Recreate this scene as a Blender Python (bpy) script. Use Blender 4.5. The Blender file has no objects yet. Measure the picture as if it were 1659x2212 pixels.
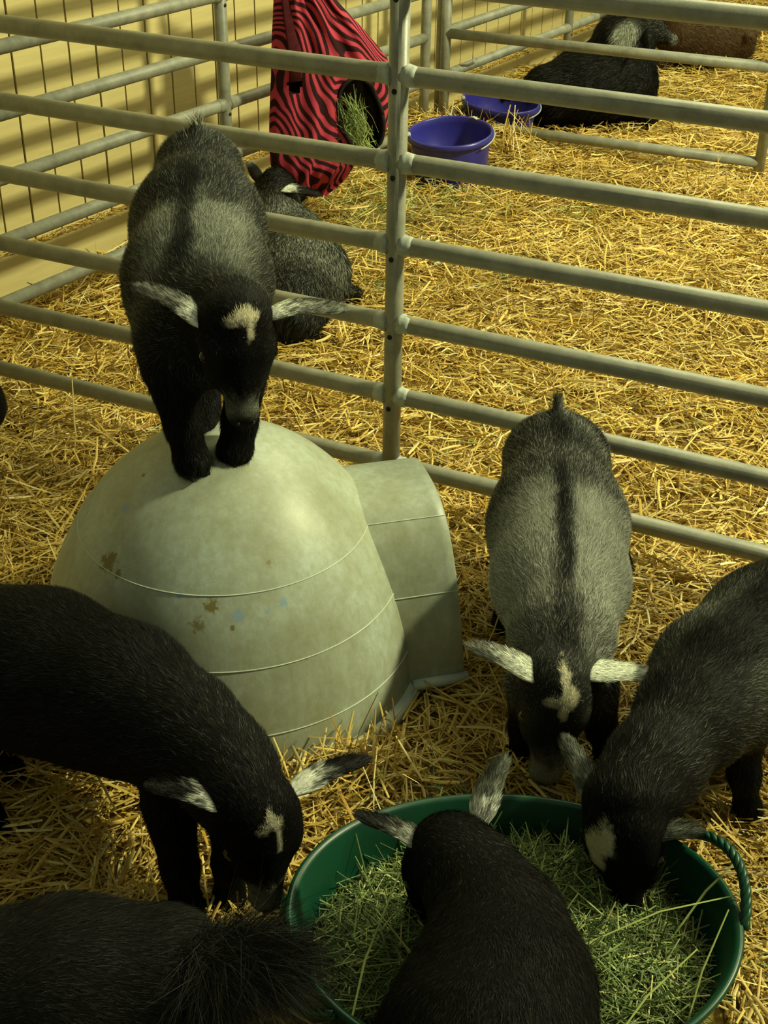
import bpy, math, time
import numpy as np
from mathutils import Matrix, Vector
T0 = time.time()
SC = bpy.context.scene
COL = SC.collection

# ------------------------------------------------------------------ camera
cam_d = bpy.data.cameras.new('camera')
cam = bpy.data.objects.new('camera', cam_d)
COL.objects.link(cam)
YAW, PITCH, ROLL = math.radians(24.392), math.radians(31.976), math.radians(1.016)
cam.location = (1.1409, -2.5520, 1.7028)
fw = Vector((-math.sin(YAW) * math.cos(PITCH), math.cos(YAW) * math.cos(PITCH), -math.sin(PITCH)))
rt = Vector((math.cos(YAW), math.sin(YAW), 0.0))
up = rt.cross(fw)
r2 = math.cos(ROLL) * rt + math.sin(ROLL) * up
u2 = -math.sin(ROLL) * rt + math.cos(ROLL) * up
cam.matrix_world = Matrix(((r2.x, u2.x, -fw.x, 1.1409), (r2.y, u2.y, -fw.y, -2.5520), (r2.z, u2.z, -fw.z, 1.7028), (0, 0, 0, 1)))
cam_d.sensor_fit = 'VERTICAL'
cam_d.sensor_height = 36.0
cam_d.lens = 36.0 * 2814.3 / 2212.0
cam_d.clip_start = 0.05
SC.camera = cam

# ------------------------------------------------------------------ light
world = bpy.data.worlds.new('World')
SC.world = world
world.use_nodes = True
bg = world.node_tree.nodes['Background']
bg.inputs['Color'].default_value = (0.92, 1.0, 0.62, 1)
bg.inputs['Strength'].default_value = 0.19


def area_lamp(name, loc, size, size_y, power, aim, color=(1.0, 1.0, 0.56)):
    d = bpy.data.lights.new(name, 'AREA')
    d.shape = 'RECTANGLE'
    d.size, d.size_y, d.energy, d.color = size, size_y, power, color
    o = bpy.data.objects.new(name, d)
    COL.objects.link(o)
    o.location = loc
    o.rotation_euler = (Vector(aim) - Vector(loc)).to_track_quat('-Z', 'Y').to_euler()
    return o


area_lamp('ceiling_lamp', (4.3, 1.8, 4.6), 0.5, 0.5, 460, (-0.8, 0.8, 0))
area_lamp('ceiling_lamp.001', (0.9, 2.6, 4.6), 1.2, 1.2, 85, (0.5, 0.6, 0))
area_lamp('ceiling_lamp.002', (0.6, 6.0, 4.6), 1.2, 1.2, 90, (0.0, 4.5, 0))
SC.view_settings.view_transform = 'Standard'
SC.view_settings.look = 'None'
SC.view_settings.gamma = 1.0
SC.view_settings.use_curve_mapping = False
SC.view_settings.exposure = 0.0

RNG = np.random.default_rng(7)

# ------------------------------------------------------------------ helpers


def link(name, me, mat=None, parent=None, label=None, cat=None, group=None, kind=None):
    o = bpy.data.objects.new(name, me)
    COL.objects.link(o)
    if mat is not None and len(me.materials) == 0:
        me.materials.append(mat)
    if parent is not None:
        o.parent = parent
        o.matrix_parent_inverse = Matrix.Translation(-parent.location)
    for k, v in (('label', label), ('category', cat), ('group', group), ('kind', kind)):
        if v:
            o[k] = v
    return o


def root(name, loc, label, cat, group=None):
    o = bpy.data.objects.new(name, None)
    o.empty_display_size = 0.05
    COL.objects.link(o)
    o.location = loc
    o['label'] = label
    o['category'] = cat
    if group:
        o['group'] = group
    return o


def mesh(name, V, F, smooth=True, col=None):
    V = np.asarray(V, np.float32).reshape(-1, 3)
    me = bpy.data.meshes.new(name)
    if isinstance(F, np.ndarray):
        n, k = F.shape
        me.vertices.add(len(V))
        me.vertices.foreach_set('co', V.ravel())
        me.loops.add(n * k)
        me.loops.foreach_set('vertex_index', F.astype(np.int32).ravel())
        me.polygons.add(n)
        me.polygons.foreach_set('loop_start', np.arange(0, n * k, k, dtype=np.int32))
        me.update(calc_edges=True)
    else:
        me.from_pydata(V.tolist(), [], [list(map(int, f)) for f in F])
        me.update()
    if smooth:
        me.polygons.foreach_set('use_smooth', np.ones(len(me.polygons), bool))
    if col is not None:
        a = me.attributes.new('tint', 'FLOAT_COLOR', 'POINT')
        c = np.ones((len(V), 4), np.float32)
        c[:, :3] = col
        a.data.foreach_set('color', c.ravel())
    return me


def join(parts):
    """[(V,F)] with list faces -> one V,F"""
    V, F, n = [], [], 0
    for v, f in parts:
        v = np.asarray(v, float).reshape(-1, 3)
        V.append(v)
        F += [[i + n for i in q] for q in f]
        n += len(v)
    return np.concatenate(V), F


def frame(d, hint=(0, 0, 1)):
    d = np.asarray(d, float)
    d = d / np.linalg.norm(d)
    h = np.asarray(hint, float)
    if abs(d @ h) / np.linalg.norm(h) > 0.98:
        h = np.array([1.0, 0, 0])
    x = np.cross(h, d)
    x /= np.linalg.norm(x)
    return x, np.cross(d, x), d


def tube(pts, rad, n=14, caps=True, hint=(0, 0, 1), squash=1.0):
    pts = np.asarray(pts, float)
    m = len(pts)
    rad = np.full(m, rad) if np.isscalar(rad) else np.asarray(rad, float)
    V = []
    a = np.linspace(0, 2 * math.pi, n, endpoint=False)
    px = None
    for i in range(m):
        t = pts[min(i + 1, m - 1)] - pts[max(i - 1, 0)]
        if px is None:
            x, y, d = frame(t, hint)
        else:
            d = t / np.linalg.norm(t)
            x = px - d * (px @ d)
            x /= np.linalg.norm(x)
            y = np.cross(d, x)
        px = x
        V.append(pts[i] + rad[i] * (np.cos(a)[:, None] * x + squash * np.sin(a)[:, None] * y))
    V = np.concatenate(V)
    F = [[i * n + j, i * n + (j + 1) % n, (i + 1) * n + (j + 1) % n, (i + 1) * n + j] for i in range(m - 1) for j in range(n)]
    if caps:
        F.append(list(range(n))[::-1])
        F.append([(m - 1) * n + j for j in range(n)])
    return V, F


def lathe(prof, n=48, center=(0, 0, 0), ax=None, ex=(1, 1)):
    prof = np.asarray(prof, float)
    a = np.linspace(0, 2 * math.pi, n, endpoint=False)
    V = np.stack([prof[:, 0][:, None] * np.cos(a) * ex[0], prof[:, 0][:, None] * np.sin(a) * ex[1], prof[:, 1][:, None] + 0 * a], -1).reshape(-1, 3)
    m = len(prof)
    F = [[i * n + j, i * n + (j + 1) % n, (i + 1) * n + (j + 1) % n, (i + 1) * n + j] for i in range(m - 1) for j in range(n)]
    if ax is not None:
        V = V @ np.asarray(ax).T
    return V + np.asarray(center), F


# ------------------------------------------------------------------ materials


def material(name, rough=0.6, spec=0.4):
    m = bpy.data.materials.new(name)
    m.use_nodes = True
    nt = m.node_tree
    b = nt.nodes['Principled BSDF']
    b.inputs['Roughness'].default_value = rough
    b.inputs['Specular IOR Level'].default_value = spec
    return m, nt, b


def node(nt, kind, **kw):
    n = nt.nodes.new(kind)
    for k, v in kw.items():
        if k in n.inputs:
            n.inputs[k].default_value = v
        else:
            setattr(n, k, v)
    return n


def ramp(nt, fac, stops, interp='LINEAR'):
    r = nt.nodes.new('ShaderNodeValToRGB')
    r.color_ramp.interpolation = interp
    el = r.color_ramp.elements
    while len(el) < len(stops):
        el.new(0.5)
    for e, (p, c) in zip(el, stops):
        e.position = p
        e.color = (*c, 1)
    nt.links.new(fac, r.inputs[0])
    return r


def noise_mat(name, stops, scale, rough=0.6, spec=0.4, detail=6, bump=0.0, bscale=None, nrough=0.55, stretch=None):
    m, nt, b = material(name, rough, spec)
    tc = nt.nodes.new('ShaderNodeTexCoord')
    src = tc.outputs['Object']
    if stretch:
        mp = nt.nodes.new('ShaderNodeMapping')
        mp.inputs['Scale'].default_value = stretch
        nt.links.new(src, mp.inputs[0])
        src = mp.outputs[0]
    nz = node(nt, 'ShaderNodeTexNoise', Scale=scale, Detail=detail, Roughness=nrough)
    nt.links.new(src, nz.inputs['Vector'])
    r = ramp(nt, nz.outputs['Fac'], stops)
    nt.links.new(r.outputs[0], b.inputs['Base Color'])
    if bump:
        n2 = node(nt, 'ShaderNodeTexNoise', Scale=bscale or scale * 4, Detail=4)
        nt.links.new(src, n2.inputs['Vector'])
        bp = node(nt, 'ShaderNodeBump', Strength=bump, Distance=0.002)
        nt.links.new(n2.outputs['Fac'], bp.inputs['Height'])
        nt.links.new(bp.outputs[0], b.inputs['Normal'])
    return m


def tint_mat(name, rough, spec, sheen=0.0, trans=0.0):
    m, nt, b = material(name, rough, spec)
    at = nt.nodes.new('ShaderNodeAttribute')
    at.attribute_name = 'tint'
    nt.links.new(at.outputs['Color'], b.inputs['Base Color'])
    return m


M_GALV = noise_mat('galvanised_steel', [(0.3, (0.20, 0.205, 0.16)), (0.5, (0.285, 0.285, 0.225)), (0.7, (0.36, 0.355, 0.28))], 16, 0.42, 0.6, bump=0.15, bscale=160, nrough=0.7)
M_GALV2 = noise_mat('galvanised_steel_dull', [(0.3, (0.16, 0.165, 0.13)), (0.5, (0.235, 0.24, 0.195)), (0.7, (0.32, 0.32, 0.26))], 16, 0.5, 0.5, bump=0.15, bscale=160, nrough=0.7)
M_WELD = noise_mat('weld_paint', [(0.35, (0.34, 0.37, 0.33)), (0.7, (0.52, 0.56, 0.50))], 40, 0.5, 0.4, bump=0.5, bscale=120)
M_HOLE = noise_mat('dark_hole', [(0.3, (0.02, 0.02, 0.018)), (0.7, (0.05, 0.045, 0.04))], 30, 0.9, 0.1)
M_WALL = noise_mat('wall_paint_tan', [(0.3, (0.56, 0.47, 0.215)), (0.7, (0.64, 0.54, 0.26))], 6, 0.5, 0.35, stretch=(1, 1, 12), bump=0.08, bscale=60)
M_WALLB = noise_mat('wall_recess_paint', [(0.3, (0.06, 0.04, 0.015)), (0.7, (0.10, 0.07, 0.025))], 8, 0.7, 0.2)
M_GROUND = noise_mat('packed_straw', [(0.3, (0.10, 0.06, 0.012)), (0.5, (0.22, 0.14, 0.03)), (0.7, (0.42, 0.29, 0.07))], 60, 0.9, 0.1, bump=0.6, bscale=90, nrough=0.75)
M_STRAW = tint_mat('straw_stalk', 0.42, 0.45)
M_HAY = tint_mat('hay_stalk', 0.6, 0.3)
M_FUR = tint_mat('fur', 0.6, 0.20)
M_SKIN = tint_mat('fur_undercoat', 0.9, 0.05)
M_EYE = noise_mat('eye_amber', [(0.4, (0.004, 0.003, 0.002)), (0.6, (0.012, 0.009, 0.005))], 60, 0.12, 0.6)
M_HOOF = noise_mat('hoof_horn', [(0.3, (0.008, 0.008, 0.007)), (0.7, (0.02, 0.018, 0.015))], 60, 0.5, 0.3)
M_BLUE = noise_mat('blue_plastic', [(0.3, (0.024, 0.022, 0.22)), (0.7, (0.038, 0.034, 0.31))], 9, 0.33, 0.5, bump=0.1, bscale=50)
M_GREEN = noise_mat('green_rubber', [(0.3, (0.002, 0.038, 0.020)), (0.7, (0.004, 0.065, 0.032))], 7, 0.38, 0.45, bump=0.1, bscale=70)
M_WIRE = noise_mat('bail_wire', [(0.3, (0.35, 0.36, 0.35)), (0.7, (0.6, 0.6, 0.55))], 30, 0.3, 0.6)
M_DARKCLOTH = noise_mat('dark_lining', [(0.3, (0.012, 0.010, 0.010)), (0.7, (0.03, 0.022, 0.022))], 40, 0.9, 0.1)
M_MAROON = noise_mat('maroon_strap', [(0.3, (0.05, 0.008, 0.012)), (0.7, (0.09, 0.014, 0.02))], 60, 0.85, 0.1)


# ------------------------------------------------------------------ value noise in numpy
_lat = np.random.default_rng(3).random((64, 64, 64)).astype(np.float32)


def vnoise(P, scale):
    Q = np.asarray(P, float) * scale + 100.0
    i = np.floor(Q).astype(int)
    f = Q - i
    f = f * f * (3 - 2 * f)
    i &= 63
    j = (i + 1) & 63
    o = 0
    for a in (0, 1):
        for b in (0, 1):
            for c in (0, 1):
                w = (f[:, 0] if a else 1 - f[:, 0]) * (f[:, 1] if b else 1 - f[:, 1]) * (f[:, 2] if c else 1 - f[:, 2])
                o = o + w * _lat[(j if a else i)[:, 0], (j if b else i)[:, 1], (j if c else i)[:, 2]]
    return o


def sstep(a, b, x):
    t = np.clip((x - a) / (b - a), 0, 1)
    return t * t * (3 - 2 * t)


# ------------------------------------------------------------------ floor (bedding surface)
MOUNDS = [(-1.05, 2.62, 0.11, 0.22), (-0.72, 2.62, 0.07, 0.16), (-1.35, 0.95, 0.05, 0.22), (-1.45, 0.45, 0.03, 0.2),
          (0.34, -0.96, 0.055, 0.09), (0.20, -1.08, 0.045, 0.12), (0.0, -1.16, 0.04, 0.15), (-0.95, 3.75, 0.05, 0.25), (-1.2, 1.9, 0.05, 0.3),
          (-0.35, 2.45, 0.035, 0.25), (0.30, 2.5, 0.03, 0.25), (-0.9, -0.5, 0.02, 0.3), (-0.1, 5.3, 0.1, 0.5), (1.25, -0.95, 0.02, 0.2)]


def ground(x, y):
    x = np.asarray(x, float)
    y = np.asarray(y, float)
    z = 0.075 * sstep(0.1, 2.4, y) + 0.0 * x
    for a, b, h, r in MOUNDS:
        z = z + h * np.exp(-((x - a) ** 2 + (y - b) ** 2) / (r * r))
    P = np.stack([x.ravel(), y.ravel(), 0 * x.ravel()], 1)
    z = z + ((vnoise(P, 3.2) - 0.5) * 0.030 + (vnoise(P, 9.0) - 0.5) * 0.016).reshape(x.shape)
    return z - 0.012


def build_floor():
    xs = np.concatenate([np.linspace(-2.1, 1.6, 150), np.linspace(1.8, 6, 16)])
    ys = np.concatenate([np.linspace(-3.5, -2.0, 14), np.linspace(-1.96, 3.6, 225), np.linspace(3.7, 12, 50)])
    X, Y = np.meshgrid(xs, ys, indexing='ij')
    Z = ground(X, Y)
    nx, ny = X.shape
    I = np.arange(nx * ny).reshape(nx, ny)
    F = np.stack([I[:-1, :-1], I[1:, :-1], I[1:, 1:], I[:-1, 1:]], -1).reshape(-1, 4)
    link('floor', mesh('floor', np.stack([X, Y, Z], -1).reshape(-1, 3), F), M_GROUND, kind='structure')


build_floor()

# ------------------------------------------------------------------ wall: flat vertical boards with open grooves
WS = 0.148


def wall_pt(y, off, z):
    # off = distance proud of the wall plane, towards the pens (+x)
    return (-1.715 + WS * y + off, y, z)


def slab(y0, y1, o0, o1, z0, z1):
    V = [wall_pt(y, o, z) for z in (z0, z1) for y, o in ((y0, o0), (y0, o1), (y1, o1), (y1, o0))]
    F = [[0, 1, 2, 3], [7, 6, 5, 4], [0, 4, 5, 1], [1, 5, 6, 2], [2, 6, 7, 3], [3, 7, 4, 0]]
    return np.array(V), F


def build_wall():
    V, F = slab(-2.2, 12.0, -0.06, -0.006, -0.05, 2.3)
    w = link('wall_left', mesh('wall_left', V, F, smooth=False), M_WALLB, kind='structure')
    V, F = slab(0.0, 0.1102, -0.006, 0.0, 0.17, 2.3)
    me = mesh('board', V - np.array(wall_pt(0, 0, 0)), F, smooth=False)
    for k in range(-16, 90):
        o = link('board', me, M_WALL, parent=w)
        o.matrix_parent_inverse = Matrix()
        o.location = wall_pt(k * 0.118, 0.0006 * math.sin(k * 2.3), 0)
    V, F = slab(-2.2, 12.0, -0.05, 0.040, -0.05, 0.172)
    link('baseboard_left', mesh('baseboard_left', V, F, smooth=False), M_WALL, kind='structure')


build_wall()

# ------------------------------------------------------------------ fence panels
PIPE = 0.021


def pipe_panel(name, label, p0, p1, heights, posts, weld_at=(), top=None, bot=0.02, mat=None, wmat=None, post_over=0.012, pr=PIPE):
    """p0,p1: xy ends; heights of rails; posts: list of distances along the panel"""
    mat = mat or M_GALV
    p0 = np.array([*p0, 0.0])
    p1 = np.array([*p1, 0.0])
    L = np.linalg.norm(p1 - p0)
    d = (p1 - p0) / L
    r = root(name, tuple(p0), label, 'fence')
    for h in heights:
        a, b = p0 + (0, 0, h), p1 + (0, 0, h)
        V, F = tube([a, a * 0.5 + b * 0.5, b], pr, 20)
        rail = link('rail', mesh('rail', V, F), mat, parent=r)
        for s in weld_at:
            c = a + d * s
            for sg in (-1, 1):
                q = [c + d * sg * t for t in (0.014, 0.024, 0.034, 0.044)]
                if sg < 0:
                    q = q[::-1]
                    rr = [pr + 0.0004, pr + 0.0010, pr + 0.0028, pr + 0.005]
                else:
                    rr = [pr + 0.005, pr + 0.0028, pr + 0.0010, pr + 0.0004]
                V, F = tube(q, rr, 20)
                V = V + (vnoise(V, 90.0)[:, None] - 0.5) * 0.003
                link('weld', mesh('weld', V, F), wmat or mat or M_WELD, parent=rail)
    for s in posts:
        c = p0 + d * s
        V, F = tube([c + (0, 0, bot), c + (0, 0, 0.5), c + (0, 0, top or max(heights) + 0.01)], pr + 0.0006, 20)
        post = link('post', mesh('post', V, F), mat, parent=r)
        if s in weld_at:
            n = np.array([d[1], -d[0], 0])
            for h in heights:
                q = c + n * (pr + 0.0004) + (0, 0, h - 0.030)
                V, F = tube([q, q + n * 0.0015], 0.006, 12)
                link('drain_hole', mesh('drain_hole', V, F), M_HOLE, parent=post)
    return r


HF = [0.100, 0.290, 0.477, 0.666, 0.852, 1.036, 1.219]
HB = [0.155, 0.340, 0.520, 0.697, 0.873, 1.05]
front = pipe_panel('fence_panel', 'long galvanised pipe fence panel with a welded post running across the whole picture', (-1.43, 0), (1.95, 0), HF, [0.0, 1.43, 3.38], weld_at=(1.43,), wmat=M_WELD, top=1.30, bot=0.08)
side = pipe_panel('fence_panel', 'galvanised pipe fence panel along the tan wall behind the zebra print bag', (-1.427, 0.045), (-1.427 + WS * 2.60, 2.60), HB, [0.0, 1.285, 2.58], weld_at=(1.285,), bot=0.06, mat=M_GALV2, pr=0.0205)
far_side = pipe_panel('fence_panel', 'galvanised pipe fence panel along the wall beside the black lying goat', (-1.427 + WS * 2.72, 2.72), (-1.427 + WS * 5.6, 5.6), HB, [0.0, 1.22, 2.9], weld_at=(1.22,), bot=0.06, mat=M_GALV2, pr=0.0205)
divider = pipe_panel('fence_panel', 'low galvanised pipe fence panel half buried in straw behind the blue bucket', (-0.985, 2.675), (0.357, 2.725), [0.165, 0.345, 0.53, 0.71], [0.0, 1.343], bot=0.03, top=0.71, mat=M_GALV2, pr=0.0205)
# hook latch on the corner post
V, F = tube([(-0.95, 2.76, 0.39), (-0.93, 2.73, 0.395), (-0.90, 2.72, 0.40), (-0.88, 2.735, 0.41), (-0.885, 2.75, 0.425)], 0.006, 8)
link('latch_hook', mesh('latch_hook', V, F), M_WIRE, parent=far_side)

# ------------------------------------------------------------------ igloo dog house
DC = np.array([-0.03, -0.72, 0.0])
DR, DH = 0.384, 0.53


M_LINE = noise_mat('mould_line_plastic', [(0.3, (0.50, 0.56, 0.46)), (0.7, (0.62, 0.70, 0.60))], 12, 0.45, 0.4)


def build_igloo():
    m, nt, b = material('igloo_plastic', 0.42, 0.45)
    tc = nt.nodes.new('ShaderNodeTexCoord')
    n1 = node(nt, 'ShaderNodeTexNoise', Scale=5.0, Detail=8, Roughness=0.65)
    nt.links.new(tc.outputs['Object'], n1.inputs['Vector'])
    base = ramp(nt, n1.outputs['Fac'], [(0.30, (0.30, 0.32, 0.22)), (0.48, (0.44, 0.49, 0.40)), (0.66, (0.54, 0.63, 0.57))])
    # streaky grime
    mp = nt.nodes.new('ShaderNodeMapping')
    mp.inputs['Scale'].default_value = (60, 60, 7)
    nt.links.new(tc.outputs['Object'], mp.inputs[0])
    n2 = node(nt, 'ShaderNodeTexNoise', Scale=1.0, Detail=5, Roughness=0.7)
    nt.links.new(mp.outputs[0], n2.inputs['Vector'])
    g = ramp(nt, n2.outputs['Fac'], [(0.35, (0.0, 0.0, 0.0)), (0.75, (0.5, 0.5, 0.5))])
    mix = node(nt, 'ShaderNodeMix', data_type='RGBA')
    mix.inputs[7].default_value = (0.29, 0.29, 0.16, 1)
    nt.links.new(g.outputs[0], mix.inputs[0])
    nt.links.new(base.outputs[0], mix.inputs[6])
    cur = mix.outputs[2]
    n3 = node(nt, 'ShaderNodeTexNoise', Scale=60.0, Detail=7, Roughness=0.8)
    nt.links.new(tc.outputs['Object'], n3.inputs['Vector'])
    g3 = ramp(nt, n3.outputs['Fac'], [(0.42, (0.0, 0.0, 0.0)), (0.66, (0.34, 0.34, 0.34))])
    mx3 = node(nt, 'ShaderNodeMix', data_type='RGBA')
    mx3.inputs[7].default_value = (0.25, 0.24, 0.11, 1)
    nt.links.new(g3.outputs[0], mx3.inputs[0])
    nt.links.new(cur, mx3.inputs[6])
    cur = mx3.outputs[2]
    # dung stains and worn blue spots: blobs at fixed places on the shell
    def blob(cur, pos, rad, colr, amount, thr):
        vm = nt.nodes.new('ShaderNodeVectorMath')
        vm.operation = 'DISTANCE'
        vm.inputs[1].default_value = pos
        nt.links.new(tc.outputs['Object'], vm.inputs[0])
        nz = node(nt, 'ShaderNodeTexNoise', Scale=75.0, Detail=5, Roughness=0.75)
        nt.links.new(tc.outputs['Object'], nz.inputs['Vector'])
        ma = nt.nodes.new('ShaderNodeMath')
        ma.operation = 'MULTIPLY_ADD'
        ma.inputs[1].default_value = -1.0 / rad
        ma.inputs[2].default_value = thr
        nt.links.new(vm.outputs['Value'], ma.inputs[0])
        ad = nt.nodes.new('ShaderNodeMath')
        ad.operation = 'ADD'
        nt.links.new(ma.outputs[0], ad.inputs[0])
        nt.links.new(nz.outputs['Fac'], ad.inputs[1])
        rr = ramp(nt, ad.outputs[0], [(0.56, (0, 0, 0)), (0.68, (amount,) * 3)])
        mx = node(nt, 'ShaderNodeMix', data_type='RGBA')
        mx.inputs[7].default_value = (*colr, 1)
        nt.links.new(rr.outputs[0], mx.inputs[0])
        nt.links.new(cur, mx.inputs[6])
        return mx.outputs[2]
    for pos, rad, colr, am, th in STAINS:
        cur = blob(cur, pos, rad, colr, am, th)
    nt.links.new(cur, b.inputs['Base Color'])
    bp = node(nt, 'ShaderNodeBump', Strength=0.12, Distance=0.002)
    nt.links.new(n2.outputs['Fac'], bp.inputs['Height'])
    nt.links.new(bp.outputs[0], b.inputs['Normal'])

    r = root('dog_house', tuple(DC), 'grubby pale igloo shaped plastic dog house with a goat standing on top', 'dog house')
    # dome shell with raised joint lines (spiral block courses)
    nA, nT = 160, 90
    A = np.linspace(0, 2 * np.pi, nA, endpoint=False)
    Tt = np.linspace(0, 1, nT)
    a = Tt * np.pi / 2
    ex = 2 / 1.95
    rad = DR * np.cos(a) ** ex
    z = DH * np.sin(a) ** ex
    X = rad[:, None] * np.cos(A)
    Y = rad[:, None] * np.sin(A)
    Z = z[:, None] + 0 * A
    V = np.stack([X, Y, Z], -1).reshape(-1, 3) + DC
    F = [[i * nA + j, i * nA + (j + 1) % nA, (i + 1) * nA + (j + 1) % nA, (i + 1) * nA + j] for i in range(nT - 1) for j in range(nA)]
    link('shell', mesh('shell', V, F), m, parent=r)
    # thin raised mould lines: level courses with slight spiral
    def on_dome(az, el):
        rr = DR * math.cos(el) ** ex + 0.0004
        zz = DH * math.sin(el) ** ex
        return DC + np.array([rr * math.cos(az), rr * math.sin(az), zz])
    parts = []
    for el0, sl in ((0.20, 0.0), (0.46, 0.0), (0.74, 0.0)):
        pts = [on_dome(t, el0 + sl * t) for t in np.linspace(-3.4, 1.2, 80)]
        parts.append(tube(pts, 0.0012, 6))
    for pt in parts:
        link('mould_line', mesh('mould_line', *pt), M_LINE, parent=r)
    # tunnel entrance
    th = math.radians(40)
    u = np.array([math.cos(th), math.sin(th), 0.0])
    n = np.array([-u[1], u[0], 0.0])
    na, nl = 60, 14
    def arch(k, s, w=0.205, ht=0.385, grow=0.0):
        q = math.pi * k / na
        cx, sx = math.cos(q), math.sin(q)
        x = -(w + grow) * math.copysign(abs(cx) ** 0.62, cx)
        zz = (ht + grow) * max(sx, 0) ** 0.72
        x *= 1 - 0.10 * (zz / ht) ** 1.2
        L = s - 0.03 * (zz / ht) * (s / 0.44)
        return DC + u * L + n * x + np.array([0, 0, zz])
    V, F = [], []
    S = np.linspace(0.20, 0.44, nl)
    for s in S:
        for k in range(na + 1):
            V.append(arch(k, s))
    W = na + 1
    for i in range(nl - 1):
        for k in range(na):
            F.append([i * W + k, i * W + k + 1, (i + 1) * W + k + 1, (i + 1) * W + k])
    # rolled rim and inner wall
    off = len(V)
    for s, g in ((0.443, -0.003), (0.443, -0.012), (0.438, -0.015), (0.30, -0.015)):
        for k in range(na + 1):
            V.append(arch(k, s, grow=g))
    prev = (nl - 1) * W
    for j in range(4):
        cur0 = off + j * W
        for k in range(na):
            F.append([prev + k, prev + k + 1, cur0 + k + 1, cur0 + k])
        prev = cur0
    link('entrance_tunnel', mesh('entrance_tunnel', V, F), m, parent=r)
    parts = []
    for kk in (9, 21):
        pts = [arch(kk, s, grow=0.0004) for s in np.linspace(0.26, 0.44, 12)]
        parts.append(tube(pts, 0.0011, 6))
    for pt in parts:
        link('mould_line', mesh('mould_line', *pt), M_LINE, parent=r)
    # fillet where the tunnel meets the dome: dirty crease
    # base flange: lip running round the bottom
    parts = []
    for (z0, r0, z1, r1) in ((0.012, 0.405, 0.0, 0.415),):
        prof = [(DR - 0.004, 0.024), (DR + 0.008, 0.020), (DR + 0.018, 0.018), (DR + 0.020, 0.008), (DR + 0.016, -0.01)]
        parts.append(lathe(prof, 120, DC))
    V, F = join(parts)
    mf = noise_mat('igloo_flange', [(0.3, (0.50, 0.56, 0.52)), (0.7, (0.70, 0.80, 0.78))], 12, 0.4, 0.45)
    link('base_flange', mesh('base_flange', V, F), mf, parent=r)
    parts = []
    for sg in (-1, 1):
        pts = [DC + u * s + n * sg * 0.212 + np.array([0, 0, 0.022]) for s in (0.33, 0.38, 0.445)]
        parts.append(tube(pts, 0.012, 8, squash=1.0))
    for pt in parts:
        link('base_flange', mesh('base_flange', *pt), mf, parent=r)


STAINS = [  # position in the world, radius, colour, amount, threshold
    ((-0.12, -0.978, 0.365), 0.0665, (0.16, 0.13, 0.02), 0.9, 0.38),
    ((-0.091, -0.993, 0.357), 0.038, (0.16, 0.13, 0.02), 0.8, 0.32999999999999996),
    ((0.096, -0.982, 0.338), 0.056999999999999995, (0.2, 0.16, 0.03), 0.9, 0.35),
    ((0.081, -1.007, 0.309), 0.0665, (0.2, 0.16, 0.03), 0.8, 0.28),
    ((-0.12, -0.849, 0.48), 0.019, (0.16, 0.13, 0.03), 0.9, 0.32999999999999996),
    ((-0.125, -0.908, 0.438), 0.0266, (0.24, 0.34, 0.48), 0.8, 0.44999999999999996),
    ((0.143, -0.967, 0.32), 0.0418, (0.28, 0.4, 0.52), 0.8, 0.38),
    ((0.2, -0.906, 0.33), 0.034199999999999994, (0.28, 0.4, 0.52), 0.8, 0.32999999999999996),
    ((0.042, -0.994, 0.351), 0.034199999999999994, (0.3, 0.38, 0.46), 0.7, 0.32999999999999996),
    ((0.183, -0.931, 0.324), 0.0266, (0.28, 0.38, 0.5), 0.6, 0.28),
    ((0.138, -0.981, 0.305), 0.019, (0.18, 0.15, 0.04), 0.9, 0.32999999999999996),
    ((0.161, -0.886, 0.392), 0.019, (0.25, 0.22, 0.08), 0.7, 0.32999999999999996),
    ((0.253, -0.916, 0.226), 0.019, (0.25, 0.22, 0.1), 0.6, 0.32999999999999996),
    ((0.054, -1.04, 0.261), 0.095, (0.33, 0.29, 0.1), 0.5, 0.23),
    ((0.289, -0.625, 0.255), 0.056999999999999995, (0.28, 0.26, 0.1), 0.5, 0.42999999999999994),
    ((0.324, -0.634, 0.16), 0.056999999999999995, (0.28, 0.26, 0.1), 0.5, 0.42999999999999994),
    ((0.33, -0.588, 0.012), 0.056999999999999995, (0.28, 0.26, 0.1), 0.5, 0.42999999999999994),
]
build_igloo()

# ------------------------------------------------------------------ feed buckets


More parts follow.
